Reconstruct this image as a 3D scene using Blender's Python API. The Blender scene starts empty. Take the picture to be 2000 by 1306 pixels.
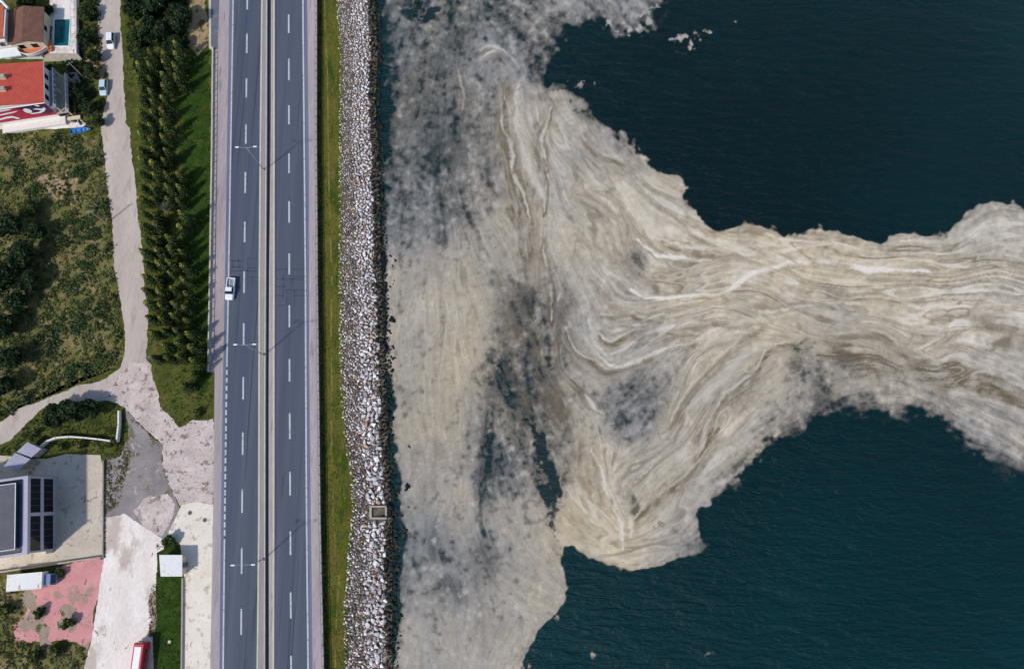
import bpy, bmesh, math, random
import numpy as np
from mathutils import Vector, Matrix, Euler

rad = math.radians
random.seed(11)
scene = bpy.context.scene
COL = scene.collection

# ------------------------------------------------------------------ camera
F_PX, TILT, CAM_H = 1380.0, rad(12.75), 158.0
cam_d = bpy.data.cameras.new('camera'); cam = bpy.data.objects.new('camera', cam_d); COL.objects.link(cam)
cam_d.sensor_width = 36; cam_d.lens = F_PX/2000*36; cam_d.clip_start = 1; cam_d.clip_end = 6000
cam.location = (0, 0, CAM_H); cam.rotation_euler = (TILT, 0, 0)
scene.camera = cam

# ------------------------------------------------------------------ sky, sun, exposure
SUN = Vector((-.73, -.68, 1.02)).normalized()
world = bpy.data.worlds.new('World'); scene.world = world; world.use_nodes = True
wn = world.node_tree.nodes; wl = world.node_tree.links; wn.clear()
w_out = wn.new('ShaderNodeOutputWorld'); w_bg = wn.new('ShaderNodeBackground'); w_sky = wn.new('ShaderNodeTexSky')
w_sky.sky_type = 'NISHITA'; w_sky.sun_disc = False
w_sky.sun_elevation = math.asin(SUN.z); w_sky.sun_rotation = math.atan2(SUN.x, SUN.y)
w_sky.air_density = 1.0; w_sky.dust_density = 0.7; w_sky.ozone_density = 1.0
w_bg.inputs['Strength'].default_value = 0.125
wl.new(w_sky.outputs[0], w_bg.inputs[0]); wl.new(w_bg.outputs[0], w_out.inputs[0])
sun_d = bpy.data.lights.new('sun', 'SUN'); sun_d.energy = 2.8; sun_d.angle = rad(2.6); sun_d.color = (1, .955, .89)
sun_o = bpy.data.objects.new('sun', sun_d); COL.objects.link(sun_o); sun_o.location = SUN*300
sun_o.rotation_euler = SUN.to_track_quat('Z', 'Y').to_euler()
scene.view_settings.view_transform = 'Standard'; scene.view_settings.look = 'None'
scene.view_settings.exposure = 0.12; scene.view_settings.gamma = 1; scene.view_settings.use_curve_mapping = False

# ------------------------------------------------------------------ survey: photo point -> place on a level z
cT, sT = math.cos(TILT), math.sin(TILT)
def G(px, py, z=0.0):
    u = (px-1000)/F_PX; v = (653-py)/F_PX
    t = (z-CAM_H)/(-cT+v*sT)
    return Vector((u*t, (sT+v*cT)*t, z))
def lerp_table(tab):
    ys = [t[0] for t in tab]; xs = [t[1] for t in tab]
    def f(y):
        if y <= ys[0]: return xs[0]+(xs[1]-xs[0])/(ys[1]-ys[0])*(y-ys[0])
        if y >= ys[-1]: return xs[-1]+(xs[-1]-xs[-2])/(ys[-1]-ys[-2])*(y-ys[-1])
        return float(np.interp(y, ys, xs))
    return f

# ------------------------------------------------------------------ helpers
def lin(c):
    return tuple((x/12.92 if x <= .04045 else ((x+.055)/1.055)**2.4) for x in (v/255 for v in c))
def link(o, parent=None):
    COL.objects.link(o)
    if parent: o.parent = parent
    return o
def tag(o, label=None, cat=None, group=None, kind=None):
    if label: o['label'] = label
    if cat: o['category'] = cat
    if group: o['group'] = group
    if kind: o['kind'] = kind
    return o
def thing(name, label, cat, loc=(0, 0, 0), rz=0, group=None):
    o = bpy.data.objects.new(name, None); o.empty_display_size = .3; link(o)
    o.location = loc; o.rotation_euler = (0, 0, rz)
    return tag(o, label, cat, group)
def setting(name):
    o = bpy.data.objects.new(name, None); link(o); o['kind'] = 'structure'; return o
def copy_tree(o, parent=None):
    c = o.copy(); COL.objects.link(c); c.parent = parent
    for ch in list(o.children): copy_tree(ch, c)
    return c

class MB:
    def __init__(s): s.v = []; s.f = []
    def add(s, vs, fs):
        n = len(s.v); s.v += [tuple(q) for q in vs]; s.f += [tuple(i+n for i in f) for f in fs]; return s
    def box(s, x0, x1, y0, y1, z0, z1):
        return s.add([(x0,y0,z0),(x1,y0,z0),(x1,y1,z0),(x0,y1,z0),(x0,y0,z1),(x1,y0,z1),(x1,y1,z1),(x0,y1,z1)],
                     [(3,2,1,0),(4,5,6,7),(0,1,5,4),(1,2,6,5),(2,3,7,6),(3,0,4,7)])
    def hexa(s, lo, hi):                                    # two quads of points, counter-clockwise from above
        return s.add(list(lo)+list(hi), [(3,2,1,0),(4,5,6,7),(0,1,5,4),(1,2,6,5),(2,3,7,6),(3,0,4,7)])
    def prism(s, poly, z0, z1):
        n = len(poly); a = sum(poly[i][0]*poly[(i+1)%n][1]-poly[(i+1)%n][0]*poly[i][1] for i in range(n))
        if a < 0: poly = poly[::-1]
        vs = [(p[0], p[1], z0) for p in poly]+[(p[0], p[1], z1) for p in poly]
        return s.add(vs, [tuple(range(n-1, -1, -1)), tuple(range(n, 2*n))]+[(i, (i+1)%n, n+(i+1)%n, n+i) for i in range(n)])
    def tube(s, p, q, r0, r1=None, n=8):
        p, q = Vector(p), Vector(q); r1 = r0 if r1 is None else r1; d = (q-p).normalized()
        a = d.orthogonal().normalized(); b = d.cross(a); vs = []
        for c, r in ((p, r0), (q, r1)):
            vs += [c+(a*math.cos(2*math.pi*i/n)+b*math.sin(2*math.pi*i/n))*r for i in range(n)]
        return s.add(vs, [(i, (i+1)%n, n+(i+1)%n, n+i) for i in range(n)]+[tuple(range(n-1, -1, -1)), tuple(range(n, 2*n))])
    def loft(s, rings, caps=True):
        n = len(rings[0]); vs = [p for r in rings for p in r]; fs = []
        for k in range(len(rings)-1):
            for i in range(n): fs.append((k*n+i, k*n+(i+1)%n, (k+1)*n+(i+1)%n, (k+1)*n+i))
        if caps: fs += [tuple(range(n-1, -1, -1)), tuple(range((len(rings)-1)*n, len(rings)*n))]
        return s.add(vs, fs)
    def mesh(s, name, mat, smooth=False, bevel=0):
        m = bpy.data.meshes.new(name); m.from_pydata(s.v, [], s.f); m.validate()
        bm = bmesh.new(); bm.from_mesh(m); bmesh.ops.recalc_face_normals(bm, faces=bm.faces)
        if bevel: bmesh.ops.bevel(bm, geom=[e for e in bm.edges if len(e.link_faces) == 2 and e.calc_face_angle(0) > .5], offset=bevel, segments=2, affect='EDGES', profile=.6)
        if smooth:
            for f in bm.faces: f.smooth = True
        bm.to_mesh(m); bm.free(); m.materials.append(mat); return m
    def build(s, name, mat, parent=None, smooth=False, bevel=0):
        return link(bpy.data.objects.new(name, s.mesh(name, mat, smooth, bevel)), parent)

def big_mesh(name, V, F, mat, cols=None, smooth=False):      # numpy arrays -> mesh; cols: one RGBA per vertex
    V = np.asarray(V, np.float32); F = np.asarray(F, np.int32); k = F.shape[1]
    m = bpy.data.meshes.new(name); m.vertices.add(len(V)); m.vertices.foreach_set('co', V.ravel())
    m.loops.add(F.size); m.loops.foreach_set('vertex_index', F.ravel())
    m.polygons.add(len(F)); m.polygons.foreach_set('loop_start', np.arange(0, F.size, k, dtype=np.int32))
    m.polygons.foreach_set('loop_total', np.full(len(F), k, np.int32))
    m.update(calc_edges=True)
    if smooth: m.polygons.foreach_set('use_smooth', np.ones(len(F), bool))
    if cols is not None:
        a = m.color_attributes.new('tint', 'FLOAT_COLOR', 'POINT'); a.data.foreach_set('color', np.asarray(cols, np.float32).ravel())
    m.materials.append(mat); return m

# ------------------------------------------------------------------ materials
def new_mat(name):
    m = bpy.data.materials.new(name); m.use_nodes = True; nt = m.node_tree
    return m, nt, nt.nodes['Principled BSDF']
def coords(nt, stretch=(1, 1, 1), local=False, rot=0):
    if local: src = nt.nodes.new('ShaderNodeTexCoord').outputs['Object']
    else: src = nt.nodes.new('ShaderNodeNewGeometry').outputs['Position']
    mp = nt.nodes.new('ShaderNodeMapping'); mp.inputs['Scale'].default_value = stretch; mp.inputs['Rotation'].default_value = (0, 0, rot)
    nt.links.new(src, mp.inputs[0]); return mp.outputs[0]
def noise_node(nt, vec, scale, detail=5, rough=.6, dist=0):
    n = nt.nodes.new('ShaderNodeTexNoise'); n.inputs['Scale'].default_value = scale; n.inputs['Detail'].default_value = detail
    n.inputs['Roughness'].default_value = rough; n.inputs['Distortion'].default_value = dist; nt.links.new(vec, n.inputs['Vector']); return n.outputs['Fac']
def ramp(nt, fac, stops):
    r = nt.nodes.new('ShaderNodeValToRGB'); e = r.color_ramp.elements
    while len(e) < len(stops): e.new(.5)
    for k, (p, c) in enumerate(stops): e[k].position = p; e[k].color = (*c[:3], 1)
    nt.links.new(fac, r.inputs[0]); return r.outputs[0]
def mix(nt, fac, a, b, mode='MIX'):
    n = nt.nodes.new('ShaderNodeMix'); n.data_type = 'RGBA'; n.blend_type = mode
    for s, v in ((0, fac), (6, a), (7, b)):
        if isinstance(v, (int, float)): n.inputs[s].default_value = v
        elif isinstance(v, tuple): n.inputs[s].default_value = (*v[:3], 1)
        else: nt.links.new(v, n.inputs[s])
    return n.outputs[2]
def bump(nt, bsdf, fac, strength, dist):
    b = nt.nodes.new('ShaderNodeBump'); b.inputs['Strength'].default_value = strength; b.inputs['Distance'].default_value = dist
    nt.links.new(fac, b.inputs['Height']); nt.links.new(b.outputs[0], bsdf.inputs['Normal'])
def surf(name, c, var=.18, scale=.6, rough=.85, fine=6.0, fine_var=.10, bmp=0, stretch=(1, 1, 1), c2=None, patch=None, spots=None, local=False, metal=0, spec=.3):
    """two noises on a base colour (sRGB 0-255); c2 = second colour the coarse noise fades to; patch = (colour, scale, threshold)"""
    m, nt, b = new_mat(name); v = coords(nt, stretch, local); base = lin(c)
    lo = tuple(x*(1-var) for x in base); hi = tuple(min(1, x*(1+var)) for x in base)
    if c2: lo, hi = base, lin(c2)
    col = ramp(nt, noise_node(nt, v, scale, 6, .62), [(.32, lo), (.68, hi)])
    f = ramp(nt, noise_node(nt, v, fine, 4, .7), [(.25, (1-fine_var,)*3), (.75, (1+fine_var,)*3)])
    col = mix(nt, 1.0, col, f, 'MULTIPLY')
    if patch:
        pc, ps, pt = patch
        k = ramp(nt, noise_node(nt, v, ps, 7, .65), [(pt, (0, 0, 0)), (min(1, pt+.07), (1, 1, 1))])
        col = mix(nt, k, col, lin(pc))
    if spots:
        pc, ps, pt = spots
        k = ramp(nt, noise_node(nt, v, ps, 5, .6, .8), [(pt, (0, 0, 0)), (min(1, pt+.05), (1, 1, 1))])
        col = mix(nt, k, col, lin(pc))
    nt.links.new(col, b.inputs['Base Color']); b.inputs['Roughness'].default_value = rough; b.inputs['Metallic'].default_value = metal
    b.inputs['Specular IOR Level'].default_value = spec
    if bmp: bump(nt, b, noise_node(nt, v, fine, 4, .7), bmp, .08)
    return m
def tinted(name, rough=.8, spec=.2, leaf=False, by_object=False, var=.25, scale=3.0, bmp=0):
    """colour carried by the piece itself (vertex tint or object colour), broken up by noise"""
    m, nt, b = new_mat(name)
    if by_object: c = nt.nodes.new('ShaderNodeObjectInfo').outputs['Color']
    else:
        a = nt.nodes.new('ShaderNodeAttribute'); a.attribute_name = 'tint'; c = a.outputs['Color']
    v = coords(nt); f = ramp(nt, noise_node(nt, v, scale, 4, .65), [(.25, (1-var,)*3), (.75, (1+var,)*3)])
    nt.links.new(mix(nt, 1.0, c, f, 'MULTIPLY'), b.inputs['Base Color'])
    b.inputs['Roughness'].default_value = rough; b.inputs['Specular IOR Level'].default_value = spec
    if leaf: b.inputs['Subsurface Weight'].default_value = 0
    if bmp: bump(nt, b, noise_node(nt, v, scale*2, 4, .7), bmp, .06)
    return m
def paint(name, c, rough=.35, metal=0, spec=.5, coat=0):
    m, nt, b = new_mat(name); v = coords(nt, local=True); base = lin(c)
    col = ramp(nt, noise_node(nt, v, 2.5, 5), [(.3, tuple(x*.9 for x in base)), (.7, tuple(min(1, x*1.06) for x in base))])
    nt.links.new(col, b.inputs['Base Color']); b.inputs['Roughness'].default_value = rough; b.inputs['Metallic'].default_value = metal
    b.inputs['Specular IOR Level'].default_value = spec; b.inputs['Coat Weight'].default_value = coat
    return m
FLOW = [[(880,380),(900,300),(908,200),(900,80)],[(820,420),(835,300),(845,180),(840,20)],[(770,20),(775,200),(770,420)],
 [(1000,170),(990,250),(1005,330),(1030,410),(1040,500),(1045,600)],[(1060,230),(1068,330),(1062,450),(1078,560)],
 [(930,120),(955,90),(985,95),(1005,125),(1030,180)],[(1000,20),(1040,80),(1060,150)],
 [(1085,190),(1180,285),(1260,365),(1330,430),(1400,475),(1500,478),(1700,485),(1850,485),(1905,430),(1950,410),(2040,430)],
 [(1100,300),(1170,400),(1240,470),(1290,505),(1360,512),(1480,490),(1700,500),(1860,500),(2000,470)],
 [(1120,420),(1180,520),(1240,570),(1300,580),(1370,576),(1430,562),(1490,527),(1600,515),(1700,526),(1850,526),(2000,510)],
 [(1095,480),(1130,560),(1150,630),(1170,675),(1215,660),(1260,645),(1300,628),(1380,620),(1480,600),(1620,592),(1800,600),(2000,610)],
 [(1085,600),(1110,660),(1150,705),(1200,730),(1240,712),(1290,690),(1380,650),(1480,620),(1620,625),(1800,640),(2000,690)],
 [(1100,740),(1150,790),(1165,880),(1180,960),(1212,1040)],[(1120,860),(1125,960),(1130,1010)],
 [(1240,1015),(1300,960),(1370,900),(1380,850),(1410,790),(1490,715),(1560,670),(1700,662),(1800,705),(1900,722),(2000,770)],
 [(1200,930),(1280,890),(1320,820),(1380,735),(1450,665),(1540,640),(1680,640),(1850,660),(2000,730)],
 [(1320,990),(1420,900),(1480,830),(1560,770),(1650,745),(1760,760),(1880,800),(2000,880)],
 [(1110,1035),(1160,1080),(1240,1100),(1320,1080),(1375,1060)],[(1130,1000),(1180,1058),(1240,1068),(1300,1045),(1350,1025)],
 [(865,480),(850,600),(868,720),(858,850),(880,950)],[(920,500),(955,600),(968,690)],[(945,800),(945,950),(940,1100),(930,1280)],
 [(780,480),(772,700),(790,900),(805,1100),(800,1350)],[(960,980),(1010,1060),(1060,1120)],[(970,1110),(1030,1170),(1080,1190)],
 [(880,1000),(870,1100),(890,1200),(900,1330)],[(985,700),(1000,780),(1050,850),(1065,950),(1090,1060)],[(1060,640),(1075,740),(1110,800)],
 [(1200,800),(1250,780),(1290,800),(1260,840),(1210,840)],[(1000,1230),(960,1300)]]
OUTLINE = [(1330,-160),(1318,-20),(1298,8),(1272,38),(1248,66),(1224,78),(1200,70),(1176,48),(1150,38),(1111,40),(1097,57),(1090,94),(1074,135),(1068,158),(1080,175),(1110,199),
 (1151,232),(1188,249),(1225,276),(1245,303),(1266,327),(1296,340),(1313,340),(1333,350),(1333,381),(1367,428),(1404,457),(1441,441),(1481,439),(1529,461),(1576,447),
 (1626,451),(1677,464),(1714,478),(1754,459),(1805,461),(1845,471),(1866,441),(1886,417),(1920,397),(1940,393),(1980,402),(2000,407),(2060,420),(2150,440),(2150,990),(2060,945),
 (2000,925),(1968,927),(1936,917),(1912,893),(1880,860),(1839,832),(1815,808),(1783,808),(1735,816),(1694,820),(1646,808),(1598,818),(1557,832),(1533,854),(1493,869),
 (1469,897),(1441,921),(1429,949),(1396,973),(1372,991),(1340,1000),(1322,1006),(1330,1018),(1350,997),(1365,1012),(1372,1040),(1378,1065),(1365,1085),(1352,1090),
 (1335,1086),(1300,1098),(1270,1110),(1240,1112),(1215,1108),(1180,1098),(1150,1085),(1120,1068),(1100,1062),(1096,1075),(1098,1100),(1105,1140),(1103,1180),(1090,1195),
 (1065,1215),(1045,1240),(1030,1270),(1012,1300),(990,1335),(950,1420),(940,1480),(768,1480),(768,1420),(770,1306),(775,1230),(784,1180),(780,1130),(790,1090),(794,1050),(783,1000),(780,960),(787,940),(768,900),(774,870),(764,830),(772,800),(768,760),(757,720),(755,660),(758,600),(752,540),(758,500),(750,470),(745,440),(748,400),(753,350),(757,300),(758,230),(766,190),(755,150),(752,100),(745,40),(742,0),(740,-160)]
EDGE_SOFT = [(1080,100,1),(1150,40,.9),(1000,-20,.9),(1110,60,.8),(1090,150,.9),(1200,60,.8),(1180,240,.35),(1300,340,.2),(1404,457,.15),(1600,455,.2),(1850,460,.2),(1940,395,.2),(1950,915,.9),(1860,850,.95),(1740,815,.9),
 (1600,815,.9),(1490,870,.7),(1430,940,.55),(1370,1040,.3),(1240,1110,.05),(1120,1070,.15),(1100,1130,.15),(1040,1250,.12),(990,1330,.1),(800,600,.2)]
PATCHES = [([(1205,55),(1235,45),(1275,20)],22),([(1180,30),(1200,60),(1230,72)],12),([(1310,70),(1350,80),(1370,72),(1395,55)],9),([(1195,45),(1215,72),(1240,60),(1262,35),(1290,12)],16),([(1300,73),(1345,78),(1380,70),(1400,58)],5),([(1352,88),(1352,105),(1346,120)],14),([(1345,118),(1358,126)],6),
 ([(1425,38),(1432,42)],4),([(1060,1200),(1100,1205),(1120,1190)],7),([(1370,1265),(1385,1270)],9),([(1155,1275),(1170,1290)],7),([(1010,1290),(1030,1298)],4),([(1105,150),(1115,165),(1160,160)],5),
 ([(1080,185),(1140,212)],8)]
THICK = [(1020,835,.22),(1052,870,.22),(1076,940,.34),(950,850,.42),(1000,700,.3),(1500,790,.62),(1660,740,.55),(1560,630,1.05),(1480,665,1),(1640,640,1),(1720,650,.95),(1440,600,1.05),(1620,600,1.05),(1520,560,1.05),(1350,560,1),(1250,430,.8),(1100,380,.9),(1130,520,.85),(780,30,.46),(800,100,.42),(770,200,.5),(820,200,.22),(830,120,.26),(900,60,.24),(1000,30,.2),(980,80,.2),(1050,60,.24),(1060,130,.22),(1120,10,.6),(1180,20,.45),(1230,50,.6),
(850,300,.22),(780,300,.48),(900,250,.32),(880,400,.32),(800,430,.44),(930,330,.42),(950,200,.45),(1000,130,.6),(960,95,.75),(1000,200,.85),(1040,250,.9),(1020,350,.95),(1100,250,.85),
(1150,300,.85),(1200,330,.9),(1250,380,.8),(1300,400,.75),(1150,400,.85),(1080,470,1.05),(1050,520,.75),(940,400,.5),(960,450,.78),(880,550,.82),(920,600,1),(900,700,1),(850,620,.8),
(800,560,.72),(780,650,.85),(820,720,.82),(800,850,.78),(860,850,.95),(900,800,.85),(940,720,.55),(985,740,.15),(1000,640,.45),(1035,600,.24),(1050,680,.27),(1085,640,.4),(1060,740,.22),
(1015,780,.18),(1080,800,.32),(1120,740,.65),(1150,650,.85),(1180,700,.95),(1200,600,1),(1200,470,.75),(1245,510,.42),(1280,540,.85),(1300,480,.95),(1240,770,.38),(1270,800,.42),(1200,800,.5),
(1230,840,.5),(1160,830,.78),(1180,900,1),(1230,920,.8),(1280,900,.9),(1340,820,1),(1400,760,1),(1400,880,.9),(1430,840,.8),(1500,760,.72),(1560,760,.5),(1560,690,.42),(1600,740,.36),
(1620,790,.34),(1520,820,.5),(1450,900,.55),(1700,690,.8),(1720,760,.62),(1800,780,.6),(1900,820,.75),(1950,880,.42),(1990,860,.7),(1900,720,.95),(1800,620,1),(1600,560,1.05),(1700,520,1.05),
(1900,480,.85),(1900,580,1),(1960,600,.92),(1500,480,.98),(1400,480,.95),(1400,560,1.05),(1500,620,1.05),(1350,650,1),(960,950,.22),(990,880,.2),(1010,920,.24),(1020,990,.72),(1000,1050,.75),
(960,1080,.5),(1050,1080,.85),(1050,1150,.9),(1000,1200,.85),(900,1250,.85),(830,1000,.75),(880,950,.82),(900,1000,.7),(850,1080,.58),(870,1150,.5),(830,1180,.6),(800,1250,.78),(950,1270,.88),
(1130,960,.78),(1140,1020,.95),(1200,1070,1.08),(1270,1060,.98),(1330,1050,.72),(1100,900,.5),(1120,860,.45),(1210,1000,1),(1238,985,.5),(1300,960,.92),(1640,680,.6),(1460,700,.95),(1850,850,.45),(1700,800,.4)]
WARM = [(800,100,.1),(850,300,.1),(780,400,.1),(1000,60,.05),(1200,50,.1),(1040,300,.55),(1150,300,.35),(1250,380,.4),(1080,470,.7),(920,560,.58),(900,700,.68),(860,850,.62),(800,650,.36),(1000,640,.4),
 (1060,740,.3),(1200,600,.5),(1300,500,.55),(1240,800,.1),(1400,560,.75),(1550,560,.85),(1500,620,.8),(1350,650,.55),(1700,560,.75),(1900,500,.4),(1900,600,.5),(1900,720,.35),(1900,820,.3),(1700,690,.6),
 (1600,760,.3),(1450,700,.4),(1350,820,.5),(1400,880,.55),(1180,920,.7),(1200,1070,1),(1150,1020,.8),(1330,1050,.35),(1050,1120,.35),(900,1250,.32),(850,1050,.22),(800,1150,.2),(980,900,.0),(870,950,.35)]
STREAK = [(960,820,.15),(1020,760,.15),(780,800,.15),(880,760,.35),(800,1000,.1),(800,100,.1),(850,300,.3),(800,500,.3),(900,600,.6),(1030,300,.8),(1200,330,.7),(1300,500,1),(1600,540,1),(1900,600,1),(1900,820,.95),(1700,780,.6),(1600,760,.2),(1250,800,.1),(1200,650,1),(1350,700,1),
 (1400,850,.8),(1180,920,.9),(1200,1070,.7),(1330,1050,.6),(850,900,.3),(870,1100,.1),(1000,1100,.3),(1050,1150,.2),(980,900,.1),(1060,740,.3),(950,1270,.2),(1000,50,.1)]
DARK = [([(985,695),(978,740),(985,770),(1010,785)],10,.55),([(1033,805),(1048,845),(1060,880),(1068,900)],10,.9),([(1045,890),(1060,940),(1068,985),(1078,1030),(1092,1066)],7,.8),([(1075,905),(1085,950),(1090,985)],6,.75),
 ([(955,800),(946,870),(944,960),(945,1040)],8,.36),([(945,1040),(942,1120),(934,1230)],10,.2),([(1240,470),(1232,500),(1262,538)],9,.3),([(1010,560),(1030,590),(1040,620)],10,.25),([(1190,760),(1180,800),(1200,815)],9,.3),
 ([(1560,700),(1550,730)],8,.3),([(1600,730),(1605,790)],8,.25),([(1780,715),(1800,722)],6,.3),([(1665,690),(1640,712)],7,.25),([(905,290),(885,340)],6,.15),([(840,930),(850,1010),(840,1090)],12,.18),([(860,1130),(900,1170)],12,.15),
 ([(1238,1000),(1248,985),(1240,970)],7,.4),([(790,160),(800,300)],25,.1),([(815,10),(805,28)],13,1.1),([(825,18),(828,32)],9,1.1),([(870,90),(860,200),(850,330)],14,.12),([(1000,690),(985,720),(975,700)],5,.4),
 ([(955,860),(960,930)],10,.25),([(1000,800),(1015,850),(1010,880)],9,.2)]
VEINS = [([(979,162),(989,209),(983,256),(999,293),(1010,313),(1003,337),(1010,364),(1030,398),(1040,435)],9,.75),([(1040,434),(1036,467),(1028,520)],13,.4),([(1015,370),(1012,420),(1020,470)],9,.45),
 ([(1077,219),(1077,236),(1063,270),(1057,320),(1070,337),(1067,381),(1063,421)],5,.7),([(1062,240),(1050,275),(1045,300)],9,.4),([(1057,467),(1068,511),(1077,535),(1080,575),(1077,616),(1077,636)],7,.7),
 ([(1144,263),(1144,283),(1165,303),(1205,317),(1235,337)],7,.5),([(1175,616),(1195,624),(1218,611),(1245,619),(1286,629)],5,.6),([(1168,656),(1185,673),(1212,666),(1232,649),(1252,646)],5,.7),
 ([(1255,659),(1293,649),(1326,656),(1357,653)],4,.55),([(1107,649),(1127,686),(1161,713),(1188,728),(1212,727),(1239,713),(1272,703)],7,.55),([(1195,640),(1215,632),(1240,640)],4,.4),
 ([(1490,648),(1451,666),(1421,700),(1380,734),(1340,777),(1330,797),(1309,835)],9,.5),([(1576,666),(1508,683),(1485,724),(1451,754),(1424,774),(1404,794),(1397,820),(1377,846),(1376,889),(1360,916),(1321,940),(1294,967),(1263,994),(1244,1021)],6,.6),
 ([(1294,967),(1263,994),(1244,1025)],9,.5),([(1600,668),(1677,658),(1690,650),(1727,663),(1754,683),(1778,703),(1845,710),(1896,720),(1946,737),(2000,767),(2060,800)],9,.55),([(1690,690),(1740,690),(1752,705)],14,.25),
 ([(1828,616),(1896,614),(1946,616),(1980,629),(2040,650)],7,.45),([(1151,874),(1162,916),(1170,963),(1174,994)],5,.45),([(1529,596),(1576,599),(1626,592)],5,.4),([(888,114),(908,189),(902,236),(888,303),(875,354),(861,394)],4,.4),
 ([(1915,400),(1905,415),(1885,430)],5,.4),([(1925,545),(1940,560),(1985,570)],4,.35),([(1330,830),(1315,850),(1312,865)],4,.4),([(1385,900),(1330,945)],4,.35),([(930,110),(945,98),(975,105),(990,115)],5,.35),
 ([(1850,680),(1900,690),(1960,730)],4,.35),([(1860,745),(1930,790),(1990,830)],4,.35),([(1760,650),(1850,655)],4,.35),([(1270,610),(1300,600),(1330,602)],4,.3)]
RIDGES = [([(1232,565),(1255,575),(1279,584),(1306,577),(1346,577),(1390,573),(1428,562),(1458,542),(1492,525),(1532,515),(1609,515),(1660,518),(1704,525),(1744,530),(1812,528),(1886,521)],4.5,.9),
 ([(1245,467),(1266,491),(1292,504),(1313,498),(1360,513),(1390,509)],4,.8),([(1279,464),(1319,477),(1363,491),(1400,486),(1470,495),(1580,485)],4,.6),([(1148,622),(1161,659),(1178,690),(1200,700)],5,.5),
 ([(1165,686),(1188,710),(1212,720),(1229,713),(1259,700),(1286,686),(1330,670)],5,.75),([(1185,640),(1200,650),(1230,634),(1260,630)],4,.5),([(1195,685),(1215,680),(1245,668)],5,.5),([(1094,528),(1097,562),(1090,585)],3,.6),
 ([(1010,182),(1016,219),(1016,256),(1020,290),(1030,320),(1043,350),(1063,381)],9,.55),([(1070,260),(1077,337),(1077,404)],6,.4),([(1080,430),(1082,480),(1090,510)],14,.35),
 ([(1492,676),(1465,680),(1434,710),(1397,751),(1360,778),(1340,804)],11,.5),([(1141,767),(1165,798),(1178,811)],5,.6),([(1151,874),(1174,916),(1186,963),(1205,1002),(1217,1017),(1211,1048),(1213,1071)],5,.75),
 ([(1232,1015),(1232,1050)],4,.6),([(929,101),(949,88),(976,91),(996,104),(1006,128)],3.5,.6),([(938,118),(950,105),(970,100)],2.5,.5),([(885,130),(892,122)],3,.5),([(1852,697),(1913,700),(1963,720),(2010,755)],4,.5),
 ([(1754,586),(1791,599),(1839,601)],3.5,.6),([(1828,574),(1913,579),(1980,592),(2030,600)],3.5,.5),([(985,230),(990,275),(1003,300)],2.5,.5),([(1060,265),(1055,310)],3,.5),([(1020,145),(1010,170)],7,.5),
 ([(1480,608),(1540,605),(1640,590)],4,.5),([(1340,610),(1420,600),(1480,590)],5,.35),([(1400,470),(1440,485),(1520,480)],5,.45),([(1960,410),(1985,440)],4,.5),([(1640,575),(1700,560),(1780,560)],5,.35),([(1400,640),(1480,625),(1560,612)],5,.35),
 ([(1130,1060),(1170,1085),(1230,1098)],6,.3),([(1150,1010),(1190,1030)],5,.3),([(1340,800),(1335,830)],4,.4),([(1300,620),(1350,600),(1420,585)],4,.3)]
BROAD = [([(1500,700),(1440,770),(1400,830),(1372,900),(1300,960),(1245,1020)],14,.5),([(1600,690),(1700,700),(1800,725),(1900,745),(2000,790)],20,.5),([(1820,620),(1900,620),(1990,640)],10,.4),([(1330,600),(1420,590),(1520,600)],12,.25),([(1280,470),(1350,500),(1450,500)],10,.25),([(1700,545),(1800,550),(1920,550)],9,.25),([(985,165),(992,250),(1003,320),(1012,400),(1025,470),(1020,540)],20,.55),([(1055,230),(1048,280),(1052,330)],13,.45),([(1010,600),(1030,680),(1060,760),(1100,840)],34,.45),([(1085,640),(1110,720),(1150,790)],16,.4),
 ([(1600,668),(1680,672),(1740,690)],18,.5),([(1790,712),(1880,725),(1960,760)],13,.5),([(1480,665),(1420,715),(1350,775),(1320,830)],15,.4),([(1130,860),(1145,940),(1150,1000)],16,.3),([(1000,640),(985,600),(975,540)],16,.3),([(1260,600),(1230,625),(1190,640)],12,.3)]
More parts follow.
